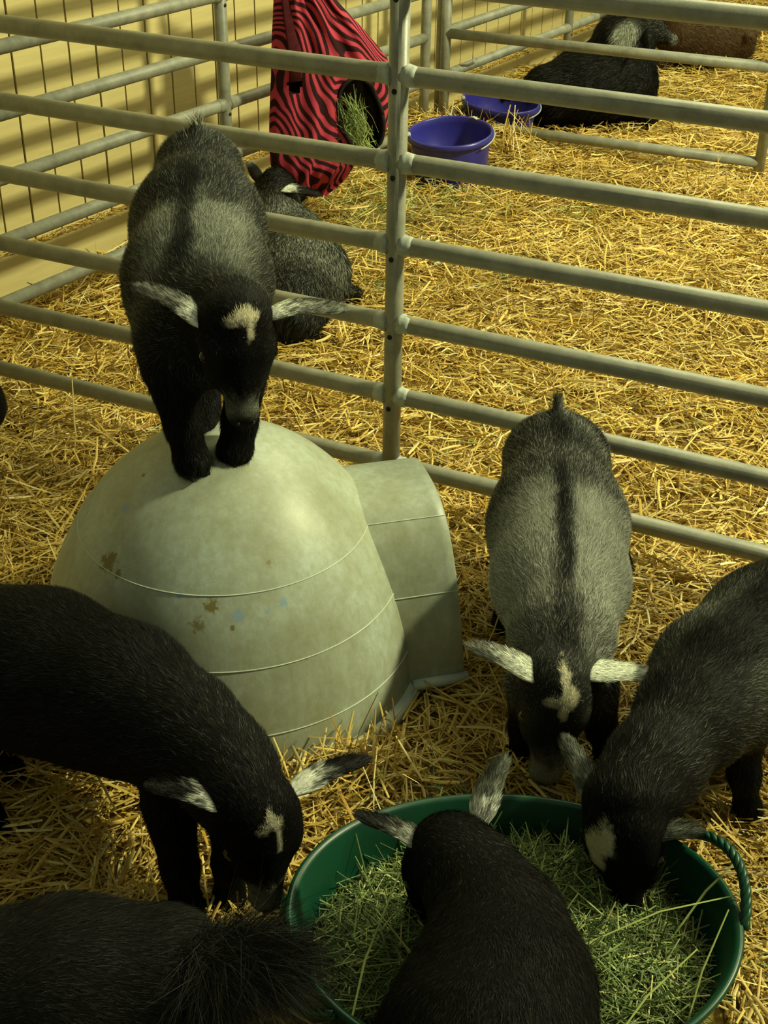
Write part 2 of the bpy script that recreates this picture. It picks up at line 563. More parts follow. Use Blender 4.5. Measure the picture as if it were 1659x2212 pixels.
def bucket(x, y, z0, h, r, label, tilt=(0, 0), bail=True, group=None):
    ro = root('feed_bucket', (x, y, z0), label, 'bucket', group)
    t = Matrix.Rotation(tilt[0], 3, 'X') @ Matrix.Rotation(tilt[1], 3, 'Y')
    A = np.array(t)
    c = (x, y, z0)
    t_ = 0.004
    prof = [(0.0, 0.002), (r * 0.80, 0.002), (r * 0.83, 0.012), (r * 0.955, h - 0.030), (r * 0.96, h - 0.024), (r * 1.03, h - 0.024), (r * 1.035, h - 0.012),
            (r * 1.02, h - 0.003), (r * 0.985, h), (r * 0.955, h - 0.006), (r * 0.945, h - 0.03), (r * 0.81, 0.012), (0.0, 0.010)]
    V, F = lathe(prof, 64, c, A)
    link('bucket_body', mesh('bucket_body', V, F), M_BLUE, parent=ro)
    if bail:
        # wire bail folded down on the far rim, with its ear on the near-left side
        pts = []
        for a in np.linspace(math.radians(-25), math.radians(165), 30):
            p = np.array([r * 1.055 * math.cos(a), r * 1.055 * math.sin(a), h - 0.03 + 0.018 * math.sin(max(0, (a + 0.44)) / 3.3 * math.pi)])
            pts.append(A @ p + np.array(c))
        V, F = tube(pts, 0.0028, 8)
        link('bail_handle', mesh('bail_handle', V, F), M_WIRE, parent=ro)
        for a in (math.radians(-152), math.radians(78)):
            p = np.array([r * 1.0 * math.cos(a), r * 1.0 * math.sin(a), h - 0.006])
            tdir = np.array([-math.sin(a), math.cos(a), 0])
            q = [A @ (p - tdir * 0.022) + c, A @ (p + tdir * 0.0 + np.array([0, 0, 0.006])) + c, A @ (p + tdir * 0.022) + c]
            V, F = tube(q, 0.008, 10, squash=0.6)
            link('bail_ear', mesh('bail_ear', V, F), M_WIRE, parent=ro)
    return ro


bucket(-0.775, 2.275, 0.045, 0.215, 0.166, 'blue plastic feed bucket standing nearest the pipe post', tilt=(math.radians(6), math.radians(-1)))
bucket(-0.83, 2.93, 0.04, 0.185, 0.168, 'blue plastic feed bucket half hidden in straw behind the nearer blue bucket', tilt=(math.radians(2), math.radians(5)))
bucket(0.03, 6.15, 0.06, 0.20, 0.165, 'blue bucket just peeking over the top fence rail beyond the brown goat', bail=False)

# ------------------------------------------------------------------ green rubber tub with hay
TC = np.array([0.772, -1.243, 0.0])
TA, TB, THH = 0.336, 0.262, 0.155
TR = np.array([0.907, 0.421, 0.0])
TU = np.array([-0.421, 0.907, 0.0])


def tubpt(a, k, z):
    # slightly out-of-round, rim dips between the handles
    ra, rb = TA * k, TB * k
    p = TC + TR * ra * math.cos(a) + TU * rb * math.sin(a)
    dz = 0.012 * math.cos(2 * a + 0.3) * (z / THH) ** 2
    return p + np.array([0, 0, z + dz])


def build_tub():
    r = root('feed_tub', tuple(TC), 'large round green rubber tub filled with hay between the kids', 'tub')
    n = 120
    prof = [(0.0, 0.004), (0.84, 0.004), (0.88, 0.015), (0.95, 0.09), (0.985, THH - 0.016), (1.012, THH - 0.013), (1.020, THH - 0.004), (1.012, THH), (0.995, THH), (0.972, THH - 0.006), (0.935, 0.09), (0.86, 0.020), (0.0, 0.014)]
    V, F = [], []
    for k, z in prof:
        for j in range(n):
            V.append(tubpt(2 * math.pi * j / n, k, z))
    for i in range(len(prof) - 1):
        for j in range(n):
            F.append([i * n + j, i * n + (j + 1) % n, (i + 1) * n + (j + 1) % n, (i + 1) * n + j])
    link('tub_wall', mesh('tub_wall', V, F), M_GREEN, parent=r)
    # rope style handles: a twisted braid bowed up from the rim
    for a0, bow, lift_ in ((math.radians(17), 0.030, 0.055), (math.radians(197), 0.02, -0.07)):
        pts = []
        for t in np.linspace(-1, 1, 41):
            a = a0 + t * 0.40
            s = (1 - t * t)
            p = tubpt(a, 1.02 + bow * s, THH - 0.008)
            p = p + np.array([0, 0, lift_ * s])
            pts.append(p)
        pts = np.array(pts)
        parts = []
        for ph in (0, 2.094, 4.189):
            q = []
            for i in range(len(pts)):
                x, y, d = frame(pts[min(i + 1, 40)] - pts[max(i - 1, 0)])
                an = ph + i * 0.85
                q.append(pts[i] + 0.0040 * (math.cos(an) * x + math.sin(an) * y))
            parts.append(tube(q, 0.0052, 8))
        V, F = join(parts)
        link('rope_handle', mesh('rope_handle', V, F), M_GREEN, parent=r)


build_tub()

# ------------------------------------------------------------------ straw and hay stalks


def stalks(P, L, W, yaw, pitch, bend, roll, color, jit=0.0, segs=2):
    """V-section folded ribbons.  All inputs arrays of length n."""
    n = len(P)
    d = np.stack([np.cos(yaw) * np.cos(pitch), np.sin(yaw) * np.cos(pitch), np.sin(pitch)], 1)
    side = np.stack([-np.sin(yaw), np.cos(yaw), 0 * yaw], 1)
    upv = np.cross(d, side)
    c, s = np.cos(roll)[:, None], np.sin(roll)[:, None]
    sd, un = side * c + upv * s, upv * c - side * s
    V = np.empty((n, 3 * (segs + 1), 3), np.float32)
    for k in range(segs + 1):
        t = k / segs
        off = d * (L * (t - 0.5))[:, None] + upv * (bend * L * (4 * t * (1 - t) - 0.5))[:, None] * 1.0 + side * ((bend * 0.7) * L * (4 * t * (1 - t)))[:, None]
        c0 = P + off
        w = (W * (1.0 if 0 < k < segs else 0.75))[:, None] * 0.5
        V[:, 3 * k] = c0 - sd * w
        V[:, 3 * k + 1] = c0 + un * w * 0.55
        V[:, 3 * k + 2] = c0 + sd * w
    q = []
    for k in range(segs):
        b = 3 * k
        q += [[b, b + 1, b + 4, b + 3], [b + 1, b + 2, b + 5, b + 4]]
    q = np.array(q)
    F = (np.arange(n)[:, None, None] * (3 * (segs + 1)) + q[None]).reshape(-1, 4)
    C = np.repeat(color, 3 * (segs + 1), axis=0)
    return V.reshape(-1, 3), F, C


STRAW_PAL = np.array([(0.66, 0.46, 0.105), (0.76, 0.56, 0.16), (0.58, 0.38, 0.07), (0.84, 0.68, 0.27), (0.46, 0.28, 0.045), (0.70, 0.52, 0.14), (0.34, 0.19, 0.035), (0.90, 0.77, 0.40)])
STRAW_W = np.array([0.22, 0.2, 0.18, 0.09, 0.13, 0.1, 0.05, 0.03])
HAY_PAL = np.array([(0.22, 0.29, 0.095), (0.30, 0.38, 0.13), (0.14, 0.20, 0.07), (0.42, 0.46, 0.19), (0.09, 0.14, 0.045), (0.52, 0.46, 0.18)])
HAY_W = np.array([0.24, 0.22, 0.2, 0.12, 0.16, 0.06])


def straw_field(name, label, n, region, lmin, lmax, wmin, wmax, layers, green=()):
    rg = RNG
    X, Y = region(n)
    keep = np.ones(len(X), bool)
    dd = np.hypot(X - DC[0], Y - DC[1])
    keep &= dd > 0.40
    tt = np.hypot((X - TC[0]) * TR[0] + (Y - TC[1]) * TR[1], 1.13 * ((X - TC[0]) * TU[0] + (Y - TC[1]) * TU[1]))
    keep &= tt > TA + 0.005
    for bx, by, br in ((-0.775, 2.275, 0.17), (-0.83, 2.93, 0.17)):
        keep &= np.hypot(X - bx, Y - by) > br
    keep &= X > -1.66 + WS * Y
    X, Y = X[keep], Y[keep]
    n = len(X)
    P0 = np.stack([X, Y, 0 * X], 1)
    # local clump direction
    ang = vnoise(P0, 4.0) * 9 + rg.normal(0, 0.9, n)
    pit = rg.normal(0.0, 0.16, n)
    steep = rg.random(n) < 0.035
    pit = np.where(steep, rg.uniform(0.4, 1.2, n), pit)
    L = rg.uniform(lmin, lmax, n) * (0.5 + 0.75 * rg.random(n))
    W = rg.uniform(wmin, wmax, n) * (0.55 + 0.6 * rg.random(n) ** 2)
    Z = ground(X, Y) + 0.004 + rg.random(n) ** 1.3 * layers + np.where(steep, L * 0.25, 0)
    P = np.stack([X, Y, Z], 1)
    idx = rg.choice(len(STRAW_PAL), n, p=STRAW_W)
    C = STRAW_PAL[idx] * rg.uniform(0.8, 1.12, n)[:, None]
    patch = vnoise(P0, 5.0) * 0.6 + vnoise(P0, 14.0) * 0.4
    C = C * (0.80 + 0.36 * patch)[:, None]
    depth = np.clip((Z - ground(X, Y)) / (layers + 0.004), 0, 1)
    for gx, gy, gr, ga in green:
        g = rg.random(n) < ga * np.exp(-((X - gx) ** 2 + (Y - gy) ** 2) / gr ** 2)
        C[g] = HAY_PAL[rg.choice(len(HAY_PAL), g.sum(), p=HAY_W)] * 1.2
        W[g] *= 0.6
    bend = rg.normal(0, 0.05, n)
    V, F, C = stalks(P, L, W, ang, pit, bend, rg.normal(0, 0.6, n), C)
    o = link(name, mesh(name, V, F, smooth=False, col=C), M_STRAW, label=label, cat='straw', kind='stuff')
    return o


def quad_region(corners, dens_pow=1.0):
    c = np.array(corners, float)

    def f(n):
        u, v = RNG.random(n), RNG.random(n)
        p = (1 - u)[:, None] * ((1 - v)[:, None] * c[0] + v[:, None] * c[3]) + u[:, None] * ((1 - v)[:, None] * c[1] + v[:, None] * c[2])
        return p[:, 0], p[:, 1]
    return f


GREEN_SPOTS = [(-0.86, 1.75, 0.22, 0.75), (-0.75, 1.45, 0.15, 0.45), (-0.55, 1.15, 0.08, 0.5), (-0.30, 1.45, 0.2, 0.15), (-0.62, -0.05, 0.07, 0.6), (-0.15, 2.1, 0.15, 0.25),
               (0.53, -0.92, 0.05, 0.5), (1.13, -1.05, 0.09, 0.35), (-0.22, 3.75, 0.12, 0.8), (0.2, 0.5, 0.3, 0.08), (0.42, -1.02, 0.05, 0.3), (-0.65, 2.0, 0.2, 0.4), (1.1, -1.25, 0.12, 0.2)]
straw_field('straw_bedding', 'loose golden straw covering the floor of the near pen', 27000,
            quad_region([(-1.75, 0.02), (0.05, -1.9), (1.75, -1.25), (1.75, 0.02)]), 0.05, 0.14, 0.0035, 0.0080, 0.034, GREEN_SPOTS)
straw_field('straw_bedding', 'deep golden straw in the middle pen behind the pipe fence', 31000,
            quad_region([(-1.72, 0.02), (1.75, 0.02), (0.9, 2.75), (-1.40, 2.75)]), 0.05, 0.14, 0.0035, 0.0085, 0.038, GREEN_SPOTS)
straw_field('straw_bedding', 'golden straw in the farthest pen around the black lying goat', 26000,
            quad_region([(-1.35, 2.7), (0.9, 2.7), (1.5, 9.0), (-0.5, 9.0)]), 0.07, 0.16, 0.0045, 0.010, 0.04, GREEN_SPOTS)
# straw dust on the wall ledge
n = 6500
Y = RNG.uniform(0.2, 6.0, n)
ok = np.ones(n, bool)
offs = RNG.uniform(0.003, 0.036, n)
zz = 0.174 + RNG.random(n) * 0.008 + 0 * offs
P = np.stack([-1.715 + WS * Y + offs, Y, zz], 1)
V, F, C = stalks(P, RNG.uniform(0.01, 0.05, n), RNG.uniform(0.002, 0.005, n), RNG.normal(1.42, 0.5, n), RNG.normal(0, 0.1, n), RNG.normal(0, 0.05, n), RNG.normal(-0.5, 0.3, n), STRAW_PAL[RNG.choice(8, n)])
link('straw_chaff', mesh('straw_chaff', V, F, smooth=False, col=C), M_STRAW, label='straw dust lying along the low ledge of the tan wall', cat='straw', kind='stuff')


def standing(name, label, lst):
    P, L, W, ya, pi, C = [], [], [], [], [], []
    for (x, y, z, l, w, a, p, ci) in lst:
        P.append((x, y, z)); L.append(l); W.append(w); ya.append(a); pi.append(p); C.append(STRAW_PAL[ci])
    n = len(P)
    V, F, C = stalks(np.array(P), np.array(L), np.array(W), np.array(ya), np.array(pi), np.full(n, 0.03), np.zeros(n), np.array(C))
    link(name, mesh(name, V, F, smooth=False, col=C), M_STRAW, label=label, cat='straw', kind='stuff')


lst = []
for k in range(60):
    x = RNG.normal(0.385, 0.045); y = RNG.normal(-0.93, 0.04)
    if math.hypot(x - DC[0], y - DC[1]) < 0.43: continue
    lst.append((x, y, 0.05 + RNG.random() * 0.03, RNG.uniform(0.07, 0.16), RNG.uniform(0.002, 0.005), RNG.uniform(0, 6.28), RNG.uniform(0.5, 1.4), RNG.integers(0, 8)))
lst += [(0.37, -0.935, 0.11, 0.20, 0.0045, 0.5, 1.30, 4), (0.392, -0.935, 0.10, 0.17, 0.004, 0.35, 1.2, 3), (0.40, -0.94, 0.09, 0.15, 0.004, 2.0, 1.2, 3)]
standing('straw_tuft', 'tuft of straw standing up against the front of the dog house', lst)
lst = []
for k in range(70):
    lst.append((RNG.normal(-0.93, 0.10), RNG.normal(2.60, 0.05), 0.15 + RNG.random() * 0.06, RNG.uniform(0.08, 0.2), RNG.uniform(0.003, 0.006), RNG.uniform(0, 6.28), RNG.uniform(0.4, 1.4), RNG.integers(0, 8)))
for k in range(26):
    lst.append((RNG.normal(-0.62, 0.05), RNG.normal(2.55, 0.05), 0.15 + RNG.random() * 0.06, RNG.uniform(0.1, 0.24), RNG.uniform(0.003, 0.006), RNG.uniform(0, 6.28), RNG.uniform(0.5, 1.4), RNG.integers(0, 8)))
standing('straw_tuft', 'straw heaped and standing up between the two blue buckets', lst)
standing('straw_tuft', 'long loose straws leaning on the bottom fence rail left of the dog house', [
    (-0.86, -0.12, 0.06, 0.24, 0.004, 2.2, 1.15, 3), (-0.69, -0.15, 0.045, 0.22, 0.008, 3.6, 0.75, 0), (-0.62, -0.03, 0.07, 0.10, 0.005, 0.6, 0.9, 3), (-0.84, -0.2, 0.03, 0.12, 0.005, 1.2, 1.0, 5)])


def hay_heap(name, label, n, cx, cy, ra, rb, zf, lmin, lmax, wmin, wmax, pitch_s=0.35, pal=HAY_PAL, pw=HAY_W, layer=0.03, parent=None):
    a = RNG.random(n) * 2 * math.pi
    k = np.sqrt(RNG.random(n))
    off = (TR[None] * (ra * k * np.cos(a))[:, None] + TU[None] * (rb * k * np.sin(a))[:, None])
    X, Y = cx + off[:, 0], cy + off[:, 1]
    Z = zf(X, Y, k) + RNG.random(n) * layer
    L = RNG.uniform(lmin, lmax, n) * (0.4 + 0.8 * RNG.random(n) ** 1.5)
    W = RNG.uniform(wmin, wmax, n)
    idx = RNG.choice(len(pal), n, p=pw)
    C = pal[idx] * RNG.uniform(0.35, 1.55, n)[:, None]
    # keep stalks inside: shorten near the edge
    L = L * np.clip((1.25 - k) * 2.5, 0.35, 1)
    P = np.stack([X, Y, Z], 1)
    V, F, C = stalks(P, L, W, RNG.uniform(0, 6.283, n), RNG.normal(0, pitch_s, n), RNG.normal(0, 0.07, n), RNG.normal(0, 0.8, n), C)
    return link(name, mesh(name, V, F, smooth=False, col=C), M_HAY, label=label, cat='hay', kind='stuff', parent=parent)


def tubz(X, Y, k):
    P = np.stack([X, Y, 0 * X], 1)
    return 0.030 + 0.055 * (1 - k ** 2) + vnoise(P, 12.0) * 0.03


hay_heap('hay', 'green leafy hay heaped inside the green tub', 9000, TC[0], TC[1], TA * 0.90, TB * 0.90, tubz, 0.05, 0.17, 0.0012, 0.0036)
# leafy bits: short wide flakes
V, F, C = [], [], []
n = 4000
a = RNG.random(n) * 6.283
k = np.sqrt(RNG.random(n))
off = TR[None] * (TA * 0.88 * k * np.cos(a))[:, None] + TU[None] * (TB * 0.88 * k * np.sin(a))[:, None]
X, Y = TC[0] + off[:, 0], TC[1] + off[:, 1]
V, F, C = stalks(np.stack([X, Y, tubz(X, Y, k) + RNG.random(n) * 0.03], 1), RNG.uniform(0.006, 0.014, n), RNG.uniform(0.003, 0.006, n), RNG.uniform(0, 6.28, n), RNG.normal(0, 0.6, n), RNG.normal(0, 0.1, n), RNG.normal(0, 0.8, n), HAY_PAL[RNG.choice(5, n)] * 0.9)
link('hay_leaves', mesh('hay_leaves', V, F, smooth=False, col=C), M_HAY, label='small dry leaves scattered through the hay in the green tub', cat='hay', kind='stuff')
# a few long stems
nl = 16
stems = [(0.62, -1.42, 0.155, 0.34, 0.0035, 1.75, 0.12), (0.98, -1.16, 0.16, 0.36, 0.003, 0.70, 0.15), (1.0, -1.30, 0.15, 0.22, 0.003, 1.2, 0.2), (0.66, -1.36, 0.14, 0.2, 0.003, 2.6, 0.0),
         (1.06, -1.22, 0.15, 0.2, 0.0028, 1.5, 0.5), (0.93, -1.38, 0.14, 0.2, 0.003, 0.2, 0.05), (1.03, -1.08, 0.16, 0.16, 0.004, 1.1, 0.5), (0.70, -1.5, 0.14, 0.24, 0.003, 1.3, 0.1), (0.9, -1.02, 0.13, 0.1, 0.003, 1.0, 0.3)]
n = len(stems)
S_ = np.array(stems)
V, F, C = stalks(S_[:, :3], S_[:, 3], S_[:, 4], S_[:, 5], S_[:, 6], np.full(n, 0.04), np.zeros(n), np.tile([(0.34, 0.40, 0.12)], (n, 1)))
link('hay_stem', mesh('hay_stem', V, F, smooth=False, col=C), M_HAY, label='long pale green hay stems lying across the tub', cat='hay', kind='stuff')

# ------------------------------------------------------------------ zebra print hay bag
def build_bag():
    m, nt, b = material('zebra_print_fabric', 0.85, 0.15)
    tc = nt.nodes.new('ShaderNodeTexCoord')
    mp = nt.nodes.new('ShaderNodeMapping')
    mp.inputs['Rotation'].default_value = (0.0, 0.0, 0.0)
    mp.inputs['Scale'].default_value = (0.6, 1.0, 1.0)
    nt.links.new(tc.outputs['Object'], mp.inputs[0])
    nz = node(nt, 'ShaderNodeTexNoise', Scale=3.6, Detail=1.5, Roughness=0.4)
    nt.links.new(mp.outputs[0], nz.inputs['Vector'])
    vm = nt.nodes.new('ShaderNodeVectorMath')
    vm.operation = 'MULTIPLY_ADD'
    vm.inputs[1].default_value = (0.42, 0.42, 0.42)
    nt.links.new(nz.outputs['Color'], vm.inputs[0])
    nt.links.new(mp.outputs[0], vm.inputs[2])
    wv = node(nt, 'ShaderNodeTexWave', Scale=14.0, Distortion=1.2, Detail=1.0)
    wv.inputs['Detail Scale'].default_value = 1.4
    wv.bands_direction = 'DIAGONAL'
    nt.links.new(vm.outputs[0], wv.inputs['Vector'])
    r_ = ramp(nt, wv.outputs['Fac'], [(0.0, (0.030, 0.008, 0.010)), (0.42, (0.030, 0.008, 0.010)), (0.47, (0.40, 0.035, 0.070)), (1.0, (0.48, 0.05, 0.09))])
    nt.links.new(r_.outputs[0], b.inputs['Base Color'])
    fb = node(nt, 'ShaderNodeTexNoise', Scale=14.0, Detail=3)
    nt.links.new(tc.outputs['Object'], fb.inputs['Vector'])
    bp = node(nt, 'ShaderNodeBump', Strength=0.35, Distance=0.01)
    nt.links.new(fb.outputs['Fac'], bp.inputs['Height'])
    nt.links.new(bp.outputs[0], b.inputs['Normal'])
    # bag local frame: s along the fence (+y), z up, t towards the pen (+x)
    dS = np.array([0.62, 0.7846, 0.0])
    dT = np.array([dS[1], -dS[0], 0])
    ORG = np.array([-1.13, 1.36, 0.0])

    def bp3(y, z, t):
        return ORG + dS * y + np.array([0, 0, z]) + dT * t
    # outline rows: z, left, right (metres along the bag)
    rows = np.array([(0.172, 0.191, 0.251), (0.187, 0.16, 0.275), (0.21, 0.116, 0.312), (0.24, 0.068, 0.338), (0.283, 0.043, 0.357), (0.321, 0.036, 0.413), (0.356, 0.035, 0.476), (0.407, 0.035, 0.492), (0.471, 0.038, 0.502), (0.551, 0.044, 0.5), (0.629, 0.05, 0.493), (0.693, 0.053, 0.438), (0.755, 0.057, 0.379), (0.802, 0.062, 0.331), (0.847, 0.065, 0.286), (0.935, 0.08, 0.233), (1.02, 0.096, 0.204)])
    zs = np.linspace(rows[0, 0], rows[-1, 0], 84)
    yl = np.interp(zs, rows[:, 0], rows[:, 1])
    yr = np.interp(zs, rows[:, 0], rows[:, 2])
    for _ in range(2):
        yl[1:-1] = (yl[:-2] + yl[1:-1] * 2 + yl[2:]) / 4
        yr[1:-1] = (yr[:-2] + yr[1:-1] * 2 + yr[2:]) / 4
    z0 = zs[0]
    nu = 64
    HC, HRX, HRZ, HSL = (0.356, 0.457), 0.081, 0.125, 0.208
    HRX, HRZ = HRX * 1.05, HRZ * 1.12
    r = root('hay_bag', tuple(bp3(0.2, z0, 0)), 'pink and black zebra print fabric hay bag hung on the side fence', 'bag')
    hole = lambda y, z: ((y - HC[0] + (z - HC[1]) * HSL) / HRX) ** 2 + ((z - HC[1]) / HRZ) ** 2 < 1
    H2 = (0.111, 0.594)
    hole2 = lambda y, z: ((y - H2[0]) / 0.026) ** 2 + ((z - H2[1]) / 0.036) ** 2 < 1

    def surf(y, z):
        l, rr = np.interp(z, zs, yl), np.interp(z, zs, yr)
        u = min(max((y - l) / (rr - l), 0), 1)
        prof = (max(0.0, 1 - abs(2 * u - 1) ** 2.6)) ** 0.5
        fat = 0.085 * sstep(z0 - 0.01, z0 + 0.14, z) * (1 - 0.45 * sstep(0.5, 1.05, z))
        fold = 0.010 * math.sin(u * 19 + 3 * math.sin(z * 5)) * prof + 0.006 * math.sin(u * 41 + z * 6) * prof
        return fat * prof, fold

    V = []
    for side in (1, -1):
        for i, z in enumerate(zs):
            for j in range(nu + 1):
                u = j / nu
                y = yl[i] + (yr[i] - yl[i]) * u
                ft, fold = surf(y, z)
                t = ft + fold if side > 0 else -0.35 * ft
                V.append(bp3(y, z, t))
    V = np.array(V)
    W_ = nu + 1
    off = len(zs) * W_
    F, Fh = [], []
    for i in range(len(zs) - 1):
        for j in range(nu):
            zc = (zs[i] + zs[i + 1]) / 2
            u = (j + 0.5) / nu
            yc = yl[i] + (yr[i] - yl[i]) * u
            q = [i * W_ + j, i * W_ + j + 1, (i + 1) * W_ + j + 1, (i + 1) * W_ + j]
            if hole(yc, zc) or hole2(yc, zc):
                Fh.append(q)
            else:
                F.append(q)
            F.append([off + k for k in q[::-1]])
    link('bag_body', mesh('bag_body', V, F), m, parent=r)
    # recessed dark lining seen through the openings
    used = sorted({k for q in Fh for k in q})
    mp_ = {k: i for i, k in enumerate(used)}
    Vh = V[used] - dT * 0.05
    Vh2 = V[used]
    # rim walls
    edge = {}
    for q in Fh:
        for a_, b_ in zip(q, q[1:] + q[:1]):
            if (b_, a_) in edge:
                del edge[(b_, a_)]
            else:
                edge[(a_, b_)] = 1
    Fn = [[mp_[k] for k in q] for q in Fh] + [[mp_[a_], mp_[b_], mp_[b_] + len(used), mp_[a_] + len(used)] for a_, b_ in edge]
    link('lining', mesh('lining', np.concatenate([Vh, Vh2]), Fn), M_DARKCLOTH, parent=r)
    # bound dark edge of the big opening
    pts = []
    for a in np.linspace(0, 2 * math.pi, 48):
        z = HC[1] + HRZ * math.sin(a)
        y = HC[0] - (z - HC[1]) * HSL + HRX * math.cos(a)
        ft, fold = surf(y, z)
        pts.append(bp3(y, z, ft + fold + 0.003))
    V, F = tube(pts, 0.007, 8)
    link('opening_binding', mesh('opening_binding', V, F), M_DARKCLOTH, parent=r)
    # hanging strap
    st = [(H2[0] + dx, zz_) for dx, zz_ in ((-0.02, 1.05), (-0.018, 0.95), (-0.012, 0.82), (-0.004, 0.72), (0.0, H2[1] + 0.01))]
    V, F = tube([bp3(y, z, surf(y, z)[0] + surf(y, z)[1] + 0.006) for y, z in st], 0.022, 10, hint=tuple(dT), squash=0.2)
    link('strap', mesh('strap', V, F), M_MAROON, parent=r)
    pts = [bp3(0.10, 1.04, 0.05), bp3(0.06, 1.10, -0.02), bp3(0.0, 1.09, -0.08), bp3(-0.03, 1.06, -0.12)]
    V, F = tube(pts, 0.02, 8, hint=tuple(dT), squash=0.3)
    link('strap', mesh('strap', V, F), M_MAROON, parent=r)
    # hay spilling out of the opening
    n = 520
    q = RNG.random(n)
    Z = HC[1] - HRZ * 1.02 + HRZ * 1.45 * q ** 1.6
    Y = HC[0] - (Z - HC[1]) * HSL - HRX * 0.35 * np.minimum(1, q * 2.5) + RNG.normal(0, HRX * 0.30, n)
    P = np.array([bp3(y, z, surf(y, z)[0] - 0.02 + 0.03 * RNG.random()) for y, z, zz in zip(Y, Z, q)])
    pal = HAY_PAL * 1.35
    V, F, C = stalks(P, RNG.uniform(0.03, 0.12, n), RNG.uniform(0.001, 0.003, n), RNG.normal(0.9, 0.6, n), RNG.normal(-1.1, 0.45, n), RNG.normal(0, 0.08, n), RNG.normal(0, 0.8, n), pal[RNG.choice(len(pal), n, p=HAY_W)])
    link('hay', mesh('hay', V, F, smooth=False, col=C), M_HAY, label='green hay hanging out of the opening of the zebra print bag', cat='hay', kind='stuff')


build_bag()

# ------------------------------------------------------------------ goats
# signed distance primitives ------------------------------------------------


def nrm(v):
    v = np.asarray(v, float)
    return v / (np.linalg.norm(v) + 1e-12)


class Cone:
    def __init__(s, a, b, ra, rb, grp, flow=None, lat=None, sl=1.0, fur=0.014, k=0.03):
        s.a, s.b, s.ra, s.rb, s.grp, s.k = np.asarray(a, float), np.asarray(b, float), ra, rb, grp, k
        s.flow = nrm(flow if flow is not None else s.b - s.a)
        s.lat = None if lat is None else nrm(lat)
        s.sl, s.fur = sl, fur
        m = max(ra, rb) * max(1, sl) + 0.07
        s.lo, s.hi = np.minimum(s.a, s.b) - m, np.maximum(s.a, s.b) + m

    def d(s, P):
        Q = P - s.a
        ab = s.b - s.a
        if s.lat is not None:
            Q = Q - (Q @ s.lat)[..., None] * s.lat * (1 - 1 / s.sl)
            ab = ab - (ab @ s.lat) * s.lat * (1 - 1 / s.sl)
        t = np.clip((Q @ ab) / (ab @ ab + 1e-9), 0, 1)
        return np.linalg.norm(Q - t[..., None] * ab, axis=-1) - (s.ra + (s.rb - s.ra) * t)


class Ell:
    def __init__(s, c, R, r, grp, flow, fur=0.010, k=0.03):
        s.c, s.R, s.r, s.grp, s.k, s.fur = np.asarray(c, float), np.asarray(R, float), np.asarray(r, float), grp, k, fur
        s.flow = nrm(flow)
        m = max(r) + 0.06
        s.lo, s.hi = s.c - m, s.c + m

    def d(s, P):
        q = (P - s.c) @ s.R.T
        k0 = np.linalg.norm(q / s.r, axis=-1)
        k1 = np.linalg.norm(q / (s.r * s.r), axis=-1) + 1e-9
        return k0 * (k0 - 1) / k1


def smin(a, b, k):
    h = np.maximum(k - np.abs(a - b), 0) / k
    return np.minimum(a, b) - h * h * k * 0.25


def field_grid(prims, h):
    lo = np.min([p.lo for p in prims], 0)
    hi = np.max([p.hi for p in prims], 0)
    N = np.ceil((hi - lo) / h).astype(int) + 1
    Fd = np.full(N, 0.2, np.float64)
    ax = [lo[i] + h * np.arange(N[i]) for i in range(3)]
    for p in prims:
        i0 = np.maximum(((p.lo - lo) / h).astype(int), 0)
        i1 = np.minimum(((p.hi - lo) / h).astype(int) + 2, N)
        g = np.stack(np.meshgrid(*[ax[i][i0[i]:i1[i]] for i in range(3)], indexing='ij'), -1)
        s = tuple(slice(i0[i], i1[i]) for i in range(3))
        Fd[s] = smin(Fd[s], p.d(g), p.k)
    return Fd, lo


def surface_nets(Fd, o, h):
    S = Fd < 0
    c8 = np.zeros(np.array(Fd.shape) - 1, int)
    for a in (0, 1):
        for b in (0, 1):
            for c in (0, 1):
                c8 += S[a:S.shape[0] - 1 + a, b:S.shape[1] - 1 + b, c:S.shape[2] - 1 + c]
    act = (c8 > 0) & (c8 < 8)
    idx = -np.ones(act.shape, int)
    ci = np.argwhere(act)
    idx[act] = np.arange(len(ci))
    acc = np.zeros((len(ci), 3))
    cnt = np.zeros(len(ci))
    cor = [(a, b, c) for a in (0, 1) for b in (0, 1) for c in (0, 1)]
    for c0 in cor:
        for ax in range(3):
            if c0[ax]:
                continue
            c1 = list(c0)
            c1[ax] = 1
            f0 = Fd[tuple((ci + c0).T)]
            f1 = Fd[tuple((ci + c1).T)]
            m = (f0 < 0) != (f1 < 0)
            t = np.where(m, f0 / np.where(m, f0 - f1, 1), 0)
            p = np.array(c0, float) + t[:, None] * (np.array(c1) - np.array(c0))
            acc += np.where(m[:, None], p, 0)
            cnt += m
    V = o + h * (ci + acc / cnt[:, None])
    faces = []
    for ax in range(3):
        b_, c_ = (ax + 1) % 3, (ax + 2) % 3
        s0 = [slice(None)] * 3
        s1 = [slice(None)] * 3
        s0[ax], s1[ax] = slice(0, -1), slice(1, None)
        A, B = S[tuple(s0)], S[tuple(s1)]
        e = np.argwhere(A != B)
        lim = np.array(act.shape)
        ok = (e[:, b_] > 0) & (e[:, c_] > 0) & (e[:, b_] < lim[b_]) & (e[:, c_] < lim[c_])
        e = e[ok]
        ins = A[tuple(e.T)]
        qs = []
        for db, dc in ((1, 1), (0, 1), (0, 0), (1, 0)):
            q = e.copy()
            q[:, b_] -= db
            q[:, c_] -= dc
            qs.append(idx[tuple(q.T)])
        Q = np.stack(qs, 1)
        Q[~ins] = Q[~ins][:, ::-1]
        faces.append(Q)
    return V, np.concatenate(faces)


# hair -------------------------------------------------------------------------


